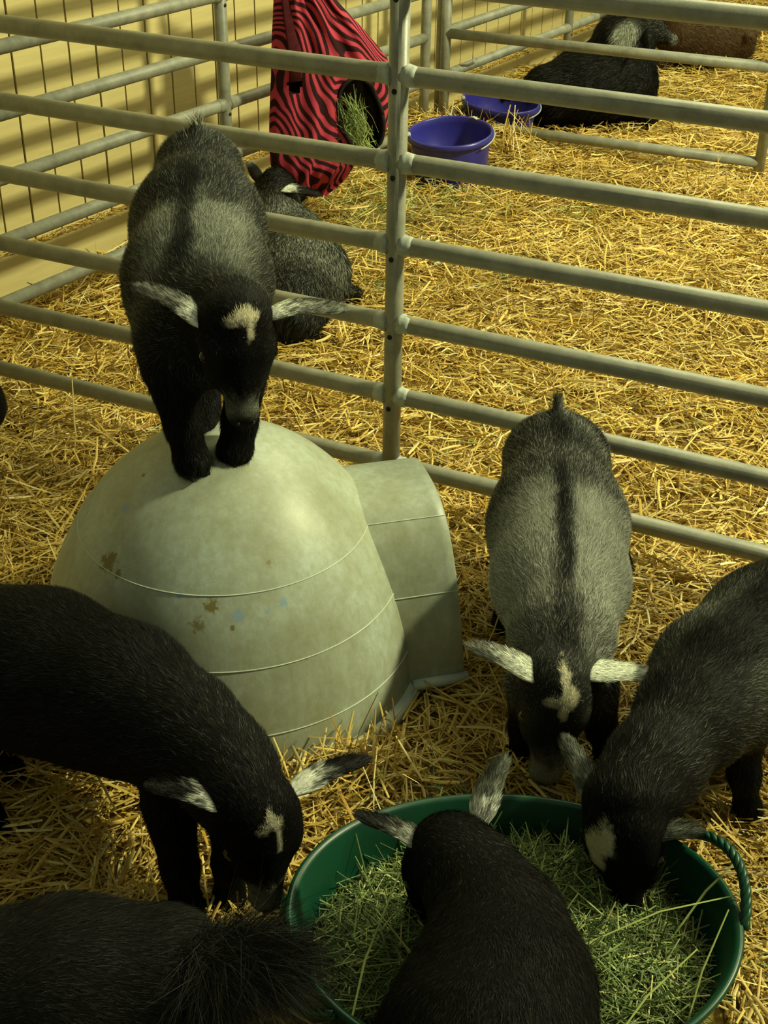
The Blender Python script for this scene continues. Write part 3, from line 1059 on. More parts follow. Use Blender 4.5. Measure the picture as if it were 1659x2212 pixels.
def hair_mesh(root_p, nrmv, dirv, L, width, col, tipcol, curl):
    """tapered two-piece ribbons; shading normal follows the skin"""
    n = len(root_p)
    side = np.cross(dirv, nrmv)
    side /= np.linalg.norm(side, axis=1)[:, None] + 1e-9
    an = RNG.normal(0, 0.5, n)
    side = side * np.cos(an)[:, None] + nrmv * np.sin(an)[:, None]
    tip = root_p + dirv * (L * 0.93)[:, None] + curl * (L * 0.30)[:, None]
    w = (width * 0.5)[:, None]
    V = np.stack([root_p - side * w, root_p + side * w, tip], 1)
    me = bpy.data.meshes.new('coat')
    nv = n * 3
    me.vertices.add(nv)
    me.vertices.foreach_set('co', V.astype(np.float32).ravel())
    me.loops.add(n * 3)
    lp = np.arange(n * 3, dtype=np.int32)
    me.loops.foreach_set('vertex_index', lp.ravel())
    me.polygons.add(n)
    st = (np.arange(n) * 3).astype(np.int32)
    me.polygons.foreach_set('loop_start', st.ravel())
    me.update(calc_edges=True)
    me.polygons.foreach_set('use_smooth', np.ones(n, bool))
    a = me.attributes.new('tint', 'FLOAT_COLOR', 'POINT')
    c = np.ones((n, 3, 4), np.float32)
    c[:, :2, :3] = col[:, None]
    c[:, 2, :3] = tipcol
    a.data.foreach_set('color', c.ravel())
    cn = me.attributes.new('custom_normal', 'FLOAT_VECTOR', 'POINT')
    nn = np.repeat((nrmv + 0.25 * RNG.normal(0, 1, (n, 3)))[:, None], 3, 1)
    nn /= np.linalg.norm(nn, axis=-1, keepdims=True)
    cn.data.foreach_set('vector', nn.astype(np.float32).ravel())
    return me


BLACK = np.array([0.0055, 0.0055, 0.0050])
DGREY = np.array([0.024, 0.025, 0.020])
GREY = np.array([0.17, 0.18, 0.145])
LGREY = np.array([0.36, 0.37, 0.31])
CREAM = np.array([0.78, 0.72, 0.50])
WHITE = np.array([0.82, 0.84, 0.72])
BROWN = np.array([0.085, 0.050, 0.022])


def build_goat(key, name, label, spec, colour, hairs=40000, h=0.0075, tufts=(), hscale=1.0, wid=0.0008, body_k=0.05):
    tor = [(np.array(p), r, sl) for p, r, sl in spec['torso']]
    ta, tb = tor[0][0], tor[-1][0]
    fwd = nrm(tb - ta)
    lat = nrm(np.cross((0, 0, 1), fwd))
    upv = np.cross(fwd, lat)
    hw = spec.get('hw', 1.0)
    poll, nose = np.array(spec['poll']), np.array(spec['nose'])
    hf = nrm(nose - poll)
    HL = np.linalg.norm(nose - poll)
    # head "up" (out of the forehead): perpendicular to hf, away from the chest; ears decide the lateral
    e1, e2 = np.array(spec['ears'][0][0]), np.array(spec['ears'][1][0])
    hl = (e2 - e1) - hf * ((e2 - e1) @ hf)
    hl = nrm(hl)
    hu = np.cross(hf, hl)
    if hu @ (nose - tb + np.array([0, 0, 0.25])) < 0:
        hu = -hu
    RH = np.stack([hf, hl, hu])
    H = lambda f, l, u: poll + HL * (f * hf + l * hl + u * hu)
    pr = []
    back = -fwd
    for (a, ra, sa), (b, rb, sb) in zip(tor[:-1], tor[1:]):
        pr.append(Cone(a, b, ra, rb, 0, back - 0.15 * upv, lat, (sa + sb) / 2, 0.017, body_k))
    # rump and flank masses
    a, ra, _ = tor[0]
    pr.append(Cone(a - fwd * 0.015, a - fwd * 0.045 - upv * 0.03, ra * 0.8, ra * 0.66, 0, back - 0.6 * upv, lat, 1.15, 0.017, body_k))
    mid = tor[1][0]
    pr.append(Cone(mid - upv * 0.035, (mid + tor[2][0]) / 2 - upv * 0.03, tor[1][1] * 0.86, tor[1][1] * 0.8, 0, back - 0.4 * upv, lat, 1.12, 0.016, body_k))
    nk = [(np.array(p), r) for p, r in spec['neck']]
    chain = nk + [(poll + hf * HL * 0.16 - hu * HL * 0.08, HL * 0.20)]
    for (a, ra), (b, rb) in zip(chain[:-1], chain[1:]):
        pr.append(Cone(a, b, ra, rb, 1, a - b, None, 1.0, 0.018, 0.045))
    # head
    hb = -hf
    pr.append(Ell(H(0.22, 0, -0.03), RH, np.array([0.30, 0.265 * hw, 0.25]) * HL, 2, hb, 0.009, 0.02))
    pr.append(Ell(H(0.16, 0, 0.07), RH, np.array([0.20, 0.19 * hw, 0.17]) * HL, 2, hb, 0.010, 0.02))
    for s in (-1, 1):
        pr.append(Ell(H(0.36, 0.165 * s * hw, 0.055), RH, np.array([0.14, 0.085, 0.10]) * HL, 2, hb, 0.007, 0.02))   # brow over the eye
        pr.append(Ell(H(0.46, 0.145 * s * hw, -0.10), RH, np.array([0.20, 0.095, 0.13]) * HL, 2, hb, 0.007, 0.02))   # cheek
    pr.append(Cone(H(0.42, 0, -0.02), H(0.84, 0, -0.04), 0.185 * HL * hw, 0.112 * HL, 2, hb, hl, 1.05, 0.010, 0.02))
    pr.append(Ell(H(0.90, 0, -0.05), RH, np.array([0.100, 0.122, 0.105]) * HL, 2, hb, 0.007, 0.015))
    pr.append(Cone(H(0.30, 0, -0.19), H(0.84, 0, -0.13), 0.12 * HL, 0.075 * HL, 2, hb, hl, 1.1, 0.009, 0.02))
    # legs
    feet = []
    for lg in spec['legs']:
        for (a, ra), (b, rb) in zip(lg[:-1], lg[1:]):
            pr.append(Cone(a, b, ra, rb, 3, (np.array(b) - a), None, 1.0, 0.016, 0.022))
        feet.append(np.array(lg[-1][0]))
    tl0, tl1, tr = spec['tail']
    pr.append(Cone(tl0, tl1, tr, tr * 0.55, 4, np.array(tl1) - tl0, None, 1.0, 0.022, 0.02))
    Fd, o = field_grid(pr, h)
    V, F = surface_nets(Fd, o, h)
    # drop any stray islands is unnecessary: primitives all touch
    me = mesh('body', V, F)
    N = np.empty(len(V) * 3, np.float32)
    me.vertices.foreach_get('normal', N)
    N = N.reshape(-1, 3).astype(float)
    # groups, flow and fur length
    D = np.stack([p.d(V) for p in pr], 1)
    wgt = np.exp(-np.maximum(D - D.min(1, keepdims=True), 0) / 0.014)
    wgt /= wgt.sum(1, keepdims=True)
    flow = wgt @ np.stack([p.flow for p in pr])
    fur = wgt @ np.array([p.fur for p in pr])
    G = np.stack([wgt[:, [i for i, p in enumerate(pr) if p.grp == g]].sum(1) for g in range(5)], 1)

    def coords(P, g):
        L = np.linalg.norm(tb - ta)
        q = P - ta
        hq = (P - poll) / HL
        return dict(s=(q @ fwd) / L, l=q @ lat, u=q @ upv, hf=hq @ hf, hl=hq @ hl, hu=hq @ hu, T=g[:, 0], NK=g[:, 1], HD=g[:, 2], LG=g[:, 3], TL=g[:, 4], P=P)
    ctr = (ta + tb) / 2
    base_pt = (float(ctr[0]), float(ctr[1]), float(min(f[2] for f in feet)) - 0.018)
    r = root(name, base_pt, label, 'goat')
    fr, dark, light = colour(coords(V, G))
    cb = dark * (1 - 0.7 * fr[:, None]) + light * (0.7 * fr[:, None])
    a = me.attributes.new('tint', 'FLOAT_COLOR', 'POINT')
    cc = np.ones((len(V), 4), np.float32)
    cc[:, :3] = cb * 0.6
    a.data.foreach_set('color', cc.ravel())
    link('body', me, M_SKIN, parent=r)
    # hair roots
    Q = F
    A3 = V[Q]
    area = 0.5 * (np.linalg.norm(np.cross(A3[:, 1] - A3[:, 0], A3[:, 2] - A3[:, 0]), axis=1) + np.linalg.norm(np.cross(A3[:, 2] - A3[:, 0], A3[:, 3] - A3[:, 0]), axis=1))
    hd_ = G[Q[:, 0], 2]
    prob = area * (1 + 1.6 * hd_) * (N[Q[:, 0], 2] > -0.6)
    pick = RNG.choice(len(Q), hairs, p=prob / prob.sum())
    uu, vv = RNG.random(hairs), RNG.random(hairs)
    W4 = np.stack([(1 - uu) * (1 - vv), uu * (1 - vv), uu * vv, (1 - uu) * vv], 1)
    ip = lambda X: np.einsum('nk,nk...->n...', W4, X[Q[pick]])
    Pn, Nn, Fl, Fu, Gn = ip(V), ip(N), ip(flow), ip(fur), ip(G)
    Nn /= np.linalg.norm(Nn, axis=1)[:, None] + 1e-9
    clump = np.stack([vnoise(Pn, 55.0) - 0.5, vnoise(Pn + 7.3, 55.0) - 0.5, vnoise(Pn + 3.1, 55.0) - 0.5], 1)
    Fl = Fl + np.array([0, 0, -0.25]) + clump * 0.9 + RNG.normal(0, 0.16, (hairs, 3))
    T = Fl - Nn * np.sum(Fl * Nn, 1)[:, None]
    T /= np.linalg.norm(T, axis=1)[:, None] + 1e-9
    lift = 0.38 + 0.25 * RNG.random(hairs)
    dv = T * np.cos(lift)[:, None] + Nn * np.sin(lift)[:, None]
    fr, dark, light = colour(coords(Pn, Gn))
    pickl = RNG.random(hairs) < fr
    var = RNG.uniform(0.65, 1.25, hairs)[:, None]
    hc = np.where(pickl[:, None], light, dark) * var
    L = Fu * hscale * RNG.uniform(0.7, 1.3, hairs)
    me = hair_mesh(Pn - Nn * 0.002, Nn, dv, L, np.full(hairs, wid) * RNG.uniform(0.7, 1.3, hairs), hc, hc * 0.95, T - Nn * 0.6)
    coat = link('coat', me, M_FUR, parent=r, kind='stuff')
    # longer hair tufts (tails, fringes)
    tp = []
    for (c, dr, spread, n_, ln, rad, cols) in tufts:
        c, dr = np.array(c), nrm(dr)
        R0 = c + RNG.normal(0, 1, (n_, 3)) * rad
        dd = dr + RNG.normal(0, spread, (n_, 3))
        dd /= np.linalg.norm(dd, axis=1)[:, None]
        tp.append((R0, dd, ln * RNG.uniform(0.5, 1.1, n_), np.array(cols)[RNG.choice(len(cols), n_)] * RNG.uniform(0.6, 1.2, n_)[:, None]))
    if tp:
        R0, dd, ln, cl = [np.concatenate(x) for x in zip(*tp)]
        nn = np.cross(np.cross(dd, np.array([0.2, -0.5, 1.0])), dd)
        nn /= np.linalg.norm(nn, axis=1)[:, None] + 1e-9
        curl = RNG.normal(0, 0.4, R0.shape) + np.array([0, 0, -0.2])
        me = hair_mesh(R0, nn, dd, ln, np.full(len(R0), 0.0009), cl, cl, curl)
        link('tail_hair', me, M_FUR, parent=r, kind='stuff')
    # eyes
    for s in (-1, 1):
        c = H(0.41, 0.215 * s * hw, 0.00)
        rr = 0.062 * HL
        th = np.linspace(0, math.pi, 10)
        V2, F2 = lathe([(rr * math.sin(t), -rr * math.cos(t)) for t in th], 16)
        V2 = V2 @ np.array([hf, hu, hl * s]) + c
        link('eye', mesh('eye', V2, F2), M_EYE, parent=r)
    # nostrils
    for s in (-1, 1):
        V2, F2 = lathe([(0.016 * HL * math.sin(t), -0.024 * HL * math.cos(t)) for t in np.linspace(0, math.pi, 8)], 10)
        V2 = V2 @ np.stack([hl, hf, hu]) + H(0.955, 0.060 * s, 0.030)
        link('nostril', mesh('nostril', V2, F2), M_HOOF, parent=r)
    # ears
    for ei, (b0, tpt, w) in enumerate(spec['ears']):
        b0, tpt = np.array(b0), np.array(tpt)
        ax = nrm(tpt - b0)
        EL = np.linalg.norm(tpt - b0)
        b0 = b0 - ax * 0.026
        EL += 0.026
        face = nrm(hf * 0.9 - hu * 0.45 + np.array([0, 0, -0.3]))
        face = nrm(face - ax * (face @ ax))
        sd = np.cross(ax, face)
        nu, nv = 20, 12
        Vt, Vb = [], []
        ears_uv = []
        for i in range(nu + 1):
            u = i / nu
            ww = w * 0.5 * (1.04 + 0.10 * math.sin(u * 5.5) * (1 - u) - 0.40 * u) * (1 - max(0, (u - 0.80) / 0.20) ** 2.0) ** 0.5 * (0.5 + 0.5 * float(sstep(0.0, 0.30, u))) if u < 1 else 0.0008
            ww = max(ww, 0.0012)
            for j in range(nv + 1):
                v = 2 * j / nv - 1
                ang = v * (0.95 - 0.35 * u)
                p = b0 + ax * (EL * u) + sd * (ww * math.sin(ang) / math.sin(0.95 - 0.35 * u)) + face * (-ww * 0.55 * (math.cos(ang) - 0.6)) - face * 0.012 * math.sin(u * math.pi) 
                Vt.append(p)
                Vb.append(p + face * 0.0035 * (1 - u * 0.5))
                ears_uv.append((u, v))
        W_ = nv + 1
        n0 = (nu + 1) * W_
        V2 = np.array(Vt + Vb)
        F2 = []
        for i in range(nu):
            for j in range(nv):
                q = [i * W_ + j, i * W_ + j + 1, (i + 1) * W_ + j + 1, (i + 1) * W_ + j]
                F2.append(q)
                F2.append([n0 + k for k in q[::-1]])
        for i in range(nu):
            F2.append([i * W_, (i + 1) * W_, n0 + (i + 1) * W_, n0 + i * W_])
            F2.append([i * W_ + nv, n0 + i * W_ + nv, n0 + (i + 1) * W_ + nv, (i + 1) * W_ + nv])
        F2.append([j for j in range(W_)] + [n0 + j for j in range(W_)][::-1])
        F2.append([nu * W_ + j for j in range(W_)][::-1] + [n0 + nu * W_ + j for j in range(W_)])
        uv = np.array(ears_uv * 2)
        ec = spec_ear(key, ei, uv, V2)
        earo = link('ear', mesh('ear', V2, F2, col=ec), M_SKIN, parent=r)
        # ear fuzz
        ne = 2600 if hairs > 25000 else 900
        fi = RNG.integers(0, nu * nv, ne)
        ii, jj = fi // nv, fi % nv
        fu_, fv_ = RNG.random(ne), RNG.random(ne)
        Vt_ = np.array(Vt)
        id0 = ii * W_ + jj
        pp = Vt_[id0] * ((1 - fu_) * (1 - fv_))[:, None] + Vt_[id0 + 1] * ((1 - fu_) * fv_)[:, None] + Vt_[id0 + W_] * (fu_ * (1 - fv_))[:, None] + Vt_[id0 + W_ + 1] * (fu_ * fv_)[:, None]
        uvh = np.stack([(ii + fu_) / nu, 2 * (jj + fv_) / nv - 1], 1)
        en = nrm_rows(sd[None] * (uvh[:, 1] * 0.9)[:, None] - face[None] * 0.7)
        dd = nrm_rows(ax[None] + en * 0.35 + RNG.normal(0, 0.15, (ne, 3)))
        hc = spec_ear(key, ei, uvh, pp) * RNG.uniform(0.6, 1.35, ne)[:, None]
        me = hair_mesh(pp, en, dd, RNG.uniform(0.006, 0.013, ne), np.full(ne, 0.0010), hc, hc, ax[None] * np.ones((ne, 1)))
        link('ear_fuzz', me, M_FUR, parent=earo, kind='stuff')
    # hooves: two claws each
    for f, lg in zip(feet, spec['legs']):
        parts = []
        d0 = np.array(lg[-1][0]) - np.array(lg[-2][0])
        toe = fwd - np.array([0, 0, 1]) * fwd[2]
        toe = nrm(toe)
        if abs(d0[2]) < 0.6 * np.linalg.norm(d0):
            toe = nrm(d0 * (1, 1, 0.3))
        tl_ = nrm(np.cross((0, 0, 1), toe))
        rf = lg[-1][1]
        for s in (-1, 1):
            c = f + tl_ * s * rf * 0.42 - np.array([0, 0, 0.018])
            bot = [c + toe * rf * 1.0 + tl_ * s * rf * .15, c + toe * rf * 0.5 + tl_ * s * rf * 0.42, c - toe * rf * 0.6 + tl_ * s * rf * 0.40, c - toe * rf * 0.7 - tl_ * s * rf * 0.28, c + toe * rf * 0.9 - tl_ * s * rf * 0.26]
            top = [c * 0.5 + q * 0.5 + np.array([0, 0, 0.024]) + toe * 0.0 for q in bot]
            mid_ = [c * 0.15 + q * 0.85 + np.array([0, 0, 0.012]) for q in bot]
            Vc = bot + mid_ + top
            Fc = [[4, 3, 2, 1, 0], [10, 11, 12, 13, 14]] + [[k + o_, (k + 1) % 5 + o_, (k + 1) % 5 + 5 + o_, k + 5 + o_] for o_ in (0, 5) for k in range(5)]
            parts.append((Vc, Fc))
        V2, F2 = join(parts)
        link('hoof', mesh('hoof', V2, F2, smooth=False), M_HOOF, parent=r)
    return r


def nrm_rows(X):
    return X / (np.linalg.norm(X, axis=1)[:, None] + 1e-9)


EARS = {  # base colour, tip colour, where the change sits, speckle amount
    'grey': [(WHITE, LGREY * 0.75, 0.60, 0.45), (WHITE, LGREY, 0.75, 0.35)],
    'dome': [(WHITE, LGREY * 0.55, 0.35, 0.75), (WHITE, LGREY, 0.45, 0.6)],
    'right': [(LGREY * 1.4, GREY * 0.8, 0.3, 0.5), (WHITE * 0.9, GREY, 0.25, 0.6)],
    'front': [(LGREY * 1.2, BLACK * 3, 0.50, 0.4), (WHITE * 0.95, GREY, 0.35, 0.5)],
    'left': [(WHITE * 0.8, BLACK * 2, 0.45, 0.7), (WHITE * 0.9, BLACK * 2, 0.38, 0.7)],
    'resting': [(BLACK * 3, LGREY, 0.7, 0.3), (WHITE, DGREY * 0.8, 0.42, 0.4)],
}


def spec_ear(key, ei, uv, P):
    if key not in EARS:
        return np.tile(BLACK * 2 if key != 'brown' else BROWN * 0.8, (len(uv), 1))
    a, b, t, sp = EARS[key][ei]
    n = vnoise(P, 130.0) * 0.6 + vnoise(P, 320.0) * 0.4
    w = sstep(t - 0.14, t + 0.14, uv[:, 0] + (n - 0.5) * 0.5)
    c = a * (1 - w)[:, None] + b * w[:, None]
    spk = sstep(0.47, 0.58, n + 0.10 * (uv[:, 0] - 0.4)) * sp * sstep(t - 0.35, t, uv[:, 0])
    c = c * (1 - 0.9 * spk)[:, None]
    return c


def two(n, dark, light):
    return np.tile(dark, (n, 1)).astype(float), np.tile(light, (n, 1)).astype(float)


def put(c, m, fr, dark, light, f, d_, l_):
    m = np.clip(m, 0, 1)
    fr[:] = fr * (1 - m) + f * m
    dark[:] = dark * (1 - m)[:, None] + np.asarray(d_) * m[:, None]
    light[:] = light * (1 - m)[:, None] + np.asarray(l_) * m[:, None]


def star(c, f0, l0, shapes, edge=0.25):
    """union of blurred-edge ellipses on the forehead, ragged by noise"""
    n = vnoise(c['P'], 140.0) - 0.5 + 0.6 * (vnoise(c['P'], 300.0) - 0.5)
    d = np.full(len(n), 9.0)
    for (f, l, rf, rl, rot) in shapes:
        x, y = c['hf'] - f, c['hl'] - l
        cs, sn = math.cos(rot), math.sin(rot)
        x, y = x * cs + y * sn, -x * sn + y * cs
        d = np.minimum(d, np.sqrt((x / rf) ** 2 + (y / rl) ** 2))
    return sstep(1.12, 0.88, d + n * 0.55) * (c['hu'] > 0.0) * sstep(0.3, 0.6, c['HD'] + 0.3)


def col_grey(c):
    n = len(c['s'])
    dark, light = two(n, BLACK * 2.2, LGREY * 1.05)
    fr = np.full(n, 0.30)
    s, l = c['s'], c['l']
    nn = vnoise(c['P'], 22.0) - 0.5
    body = c['T']
    side = sstep(0.006, 0.030, np.abs(l + 0.006 * np.sin(s * 9)))
    sh = sstep(0.34, 0.50, s + nn * 0.10) * side
    put(c, body * sh, fr, dark, light, 0.80, DGREY * 1.8, LGREY * 1.3)
    ring = np.exp(-((s - 0.50) / 0.10) ** 2) * side * np.exp(-((np.abs(l) - 0.05) / 0.035) ** 2)
    put(c, body * ring * 0.8, fr, dark, light, 0.97, GREY * 1.2, LGREY * 1.9)
    stripe = sstep(0.019, 0.005, np.abs(l + nn * 0.014)) * sstep(0.22, 0.36, s) 
    put(c, body * stripe, fr, dark, light, 0.10, BLACK * 1.5, GREY)
    put(c, body * sstep(0.25, 0.02, s) * sstep(0.035, 0.0, np.abs(l)), fr, dark, light, 0.06, BLACK, GREY)
    put(c, c['NK'], fr, dark, light, 0.62, DGREY, LGREY)
    put(c, c['NK'] * sstep(0.035, 0.010, np.abs(l)), fr, dark, light, 0.12, BLACK, GREY)
    put(c, c['HD'], fr, dark, light, 0.10, BLACK * 1.2, GREY)
    put(c, c['HD'] * sstep(0.12, 0.22, np.abs(c['hl'])) * sstep(0.2, 0.35, c['hf']) * 0.8, fr, dark, light, 0.40, BLACK * 2, GREY)
    put(c, c['HD'] * sstep(0.62, 0.84, c['hf'] + nn * 0.10 + (vnoise(c['P'], 150.0) - 0.5) * 0.14), fr, dark, light, 0.70, DGREY * 1.6, LGREY * 1.3)
    put(c, c['HD'] * sstep(0.93, 0.99, c['hf']), fr, dark, light, 0.15, BLACK * 2, GREY)
    m = star(c, 0, 0, [(0.05, 0.0, 0.13, 0.032, 0.12), (0.17, 0.025, 0.085, 0.062, 0.0), (0.19, -0.06, 0.028, 0.075, 0.25), (0.27, 0.01, 0.09, 0.030, -0.1)])
    put(c, m, fr, dark, light, 0.97, CREAM * 0.7, CREAM * 1.1)
    put(c, c['LG'] * sstep(0.20, 0.13, c['P'][:, 2]), fr, dark, light, 0.04, BLACK, DGREY)
    put(c, c['TL'], fr, dark, light, 0.55, BLACK * 2, LGREY)
    return fr, dark, light


def col_dome(c):
    n = len(c['s'])
    dark, light = two(n, BLACK * 1.6, GREY)
    fr = np.full(n, 0.22)
    s, l = c['s'], c['l']
    nn = vnoise(c['P'], 24.0) - 0.5
    body = np.clip(c['T'] + c['NK'] * 0.6, 0, 1)
    band = sstep(0.38, 0.58, s + nn * 0.14) * sstep(1.0, 0.74, s + nn * 0.1 - np.abs(l) * 1.6)
    put(c, c['T'] * band * sstep(0.13, 0.07, np.abs(l - 0.01)), fr, dark, light, 0.78, DGREY * 1.4, GREY * 1.8)
    stripe = sstep(0.030, 0.006, np.abs(l + 0.012 + nn * 0.02)) * sstep(0.2, 0.3, s)
    put(c, c['T'] * stripe * 0.8, fr, dark, light, 0.12, BLACK, DGREY)
    put(c, c['T'] * sstep(0.78, 0.95, s - np.abs(l) * 1.2) * sstep(-0.02, 0.06, c['u']), fr, dark, light, 0.14, BLACK * 1.2, GREY)
    put(c, c['T'] * sstep(0.35, 0.7, s) * sstep(0.03, -0.05, c['u']), fr, dark, light, 0.35, BLACK * 1.8, GREY)
    put(c, c['NK'], fr, dark, light, 0.16, BLACK * 1.2, GREY)
    put(c, c['HD'], fr, dark, light, 0.04, BLACK * 0.9, DGREY)
    put(c, c['HD'] * sstep(0.12, 0.2, np.abs(c['hl'])) * sstep(0.2, 0.35, c['hf']) * 0.6, fr, dark, light, 0.16, BLACK * 1.5, GREY)
    put(c, c['HD'] * sstep(0.66, 0.82, c['hf'] + nn * 0.10 + (vnoise(c['P'], 150.0) - 0.5) * 0.14), fr, dark, light, 0.55, DGREY * 1.3, GREY * 1.9)
    put(c, c['HD'] * sstep(0.88, 0.95, c['hf']), fr, dark, light, 0.12, BLACK * 1.4, GREY)
    m = star(c, 0, 0, [(0.12, 0.01, 0.065, 0.062, 0.0), (0.16, -0.07, 0.028, 0.06, 0.1), (0.20, 0.06, 0.11, 0.032, -0.15), (0.13, 0.09, 0.035, 0.05, 0.4)])
    put(c, m, fr, dark, light, 0.97, CREAM * 0.7, CREAM * 1.1)
    put(c, c['LG'], fr, dark, light, 0.03, BLACK * 0.9, DGREY)
    put(c, c['TL'], fr, dark, light, 0.35, BLACK, LGREY)
    return fr, dark, light


def col_black(bodyfr=0.05, ear=None, patch=None, muzzle=False, side=0.0, neckfr=0.05, tone=1.0):
    def f(c):
        n = len(c['s'])
        dark, light = two(n, BLACK * tone, DGREY * 1.6)
        fr = np.full(n, bodyfr)
        s = c['s']
        nn = vnoise(c['P'], 20.0) - 0.5
        if side:
            mm = sstep(0.035, 0.075, np.abs(c['l'] + nn * 0.04)) * sstep(0.25, 0.5, s) * c['T']
            put(c, mm, fr, dark, light, side, BLACK * 1.8, GREY * 1.25)
            put(c, c['T'] * sstep(0.5, 0.0, s), fr, dark, light, 0.12, BLACK, GREY * 0.7)
        put(c, c['NK'], fr, dark, light, neckfr, BLACK * 1.2, GREY * 0.8)
        put(c, c['HD'], fr, dark, light, 0.02, BLACK * 0.9, DGREY)
        if muzzle:
            put(c, c['HD'] * sstep(0.66, 0.78, c['hf'] + nn * 0.08 + (vnoise(c['P'], 150.0) - 0.5) * 0.12), fr, dark, light, 0.5, DGREY * 1.2, GREY * 2.6)
            put(c, c['HD'] * sstep(0.92, 0.97, c['hf']), fr, dark, light, 0.1, BLACK, DGREY)
        if patch:
            put(c, star(c, 0, 0, patch), fr, dark, light, 0.95, CREAM * 0.7, np.array([0.72, 0.68, 0.50]))
        put(c, c['LG'], fr, dark, light, 0.02, BLACK * 0.8, DGREY)
        return fr, dark, light
    return f


def col_resting(c):
    n = len(c['s'])
    dark, light = two(n, BLACK * 3.5, GREY * 2.0)
    fr = np.full(n, 0.55) + 0.3 * (vnoise(c['P'], 14.0) - 0.5)
    put(c, c['T'] * sstep(-0.02, -0.07, c['u']), fr, dark, light, 0.15, BLACK * 1.5, GREY)
    put(c, c['T'] * sstep(0.30, 0.05, c['s']), fr, dark, light, 0.25, BLACK * 1.6, GREY)
    put(c, c['NK'], fr, dark, light, 0.55, DGREY, LGREY)
    put(c, c['HD'], fr, dark, light, 0.04, BLACK, DGREY)
    put(c, c['LG'], fr, dark, light, 0.05, BLACK, DGREY)
    return fr, dark, light


def col_far(c):
    n = len(c['s'])
    dark, light = two(n, BLACK, DGREY * 1.5)
    fr = np.full(n, 0.10)
    put(c, c['HD'], fr, dark, light, 0.18, BLACK * 1.5, GREY)
    put(c, c['HD'] * sstep(0.78, 0.86, c['hf']), fr, dark, light, 0.6, DGREY, LGREY * 0.8)
    gd = np.hypot((c['P'][:, 0] - -0.387), (c['P'][:, 2] - 0.470) * 1.0)
    put(c, sstep(0.07, 0.04, gd), fr, dark, light, 0.8, DGREY * 3, GREY * 2.4)
    return fr, dark, light


def col_brown(c):
    n = len(c['s'])
    dark, light = two(n, BROWN * 0.8, BROWN * 1.6)
    fr = np.full(n, 0.35)
    put(c, c['LG'], fr, dark, light, 0.1, BROWN * 0.5, BROWN)
    return fr, dark, light


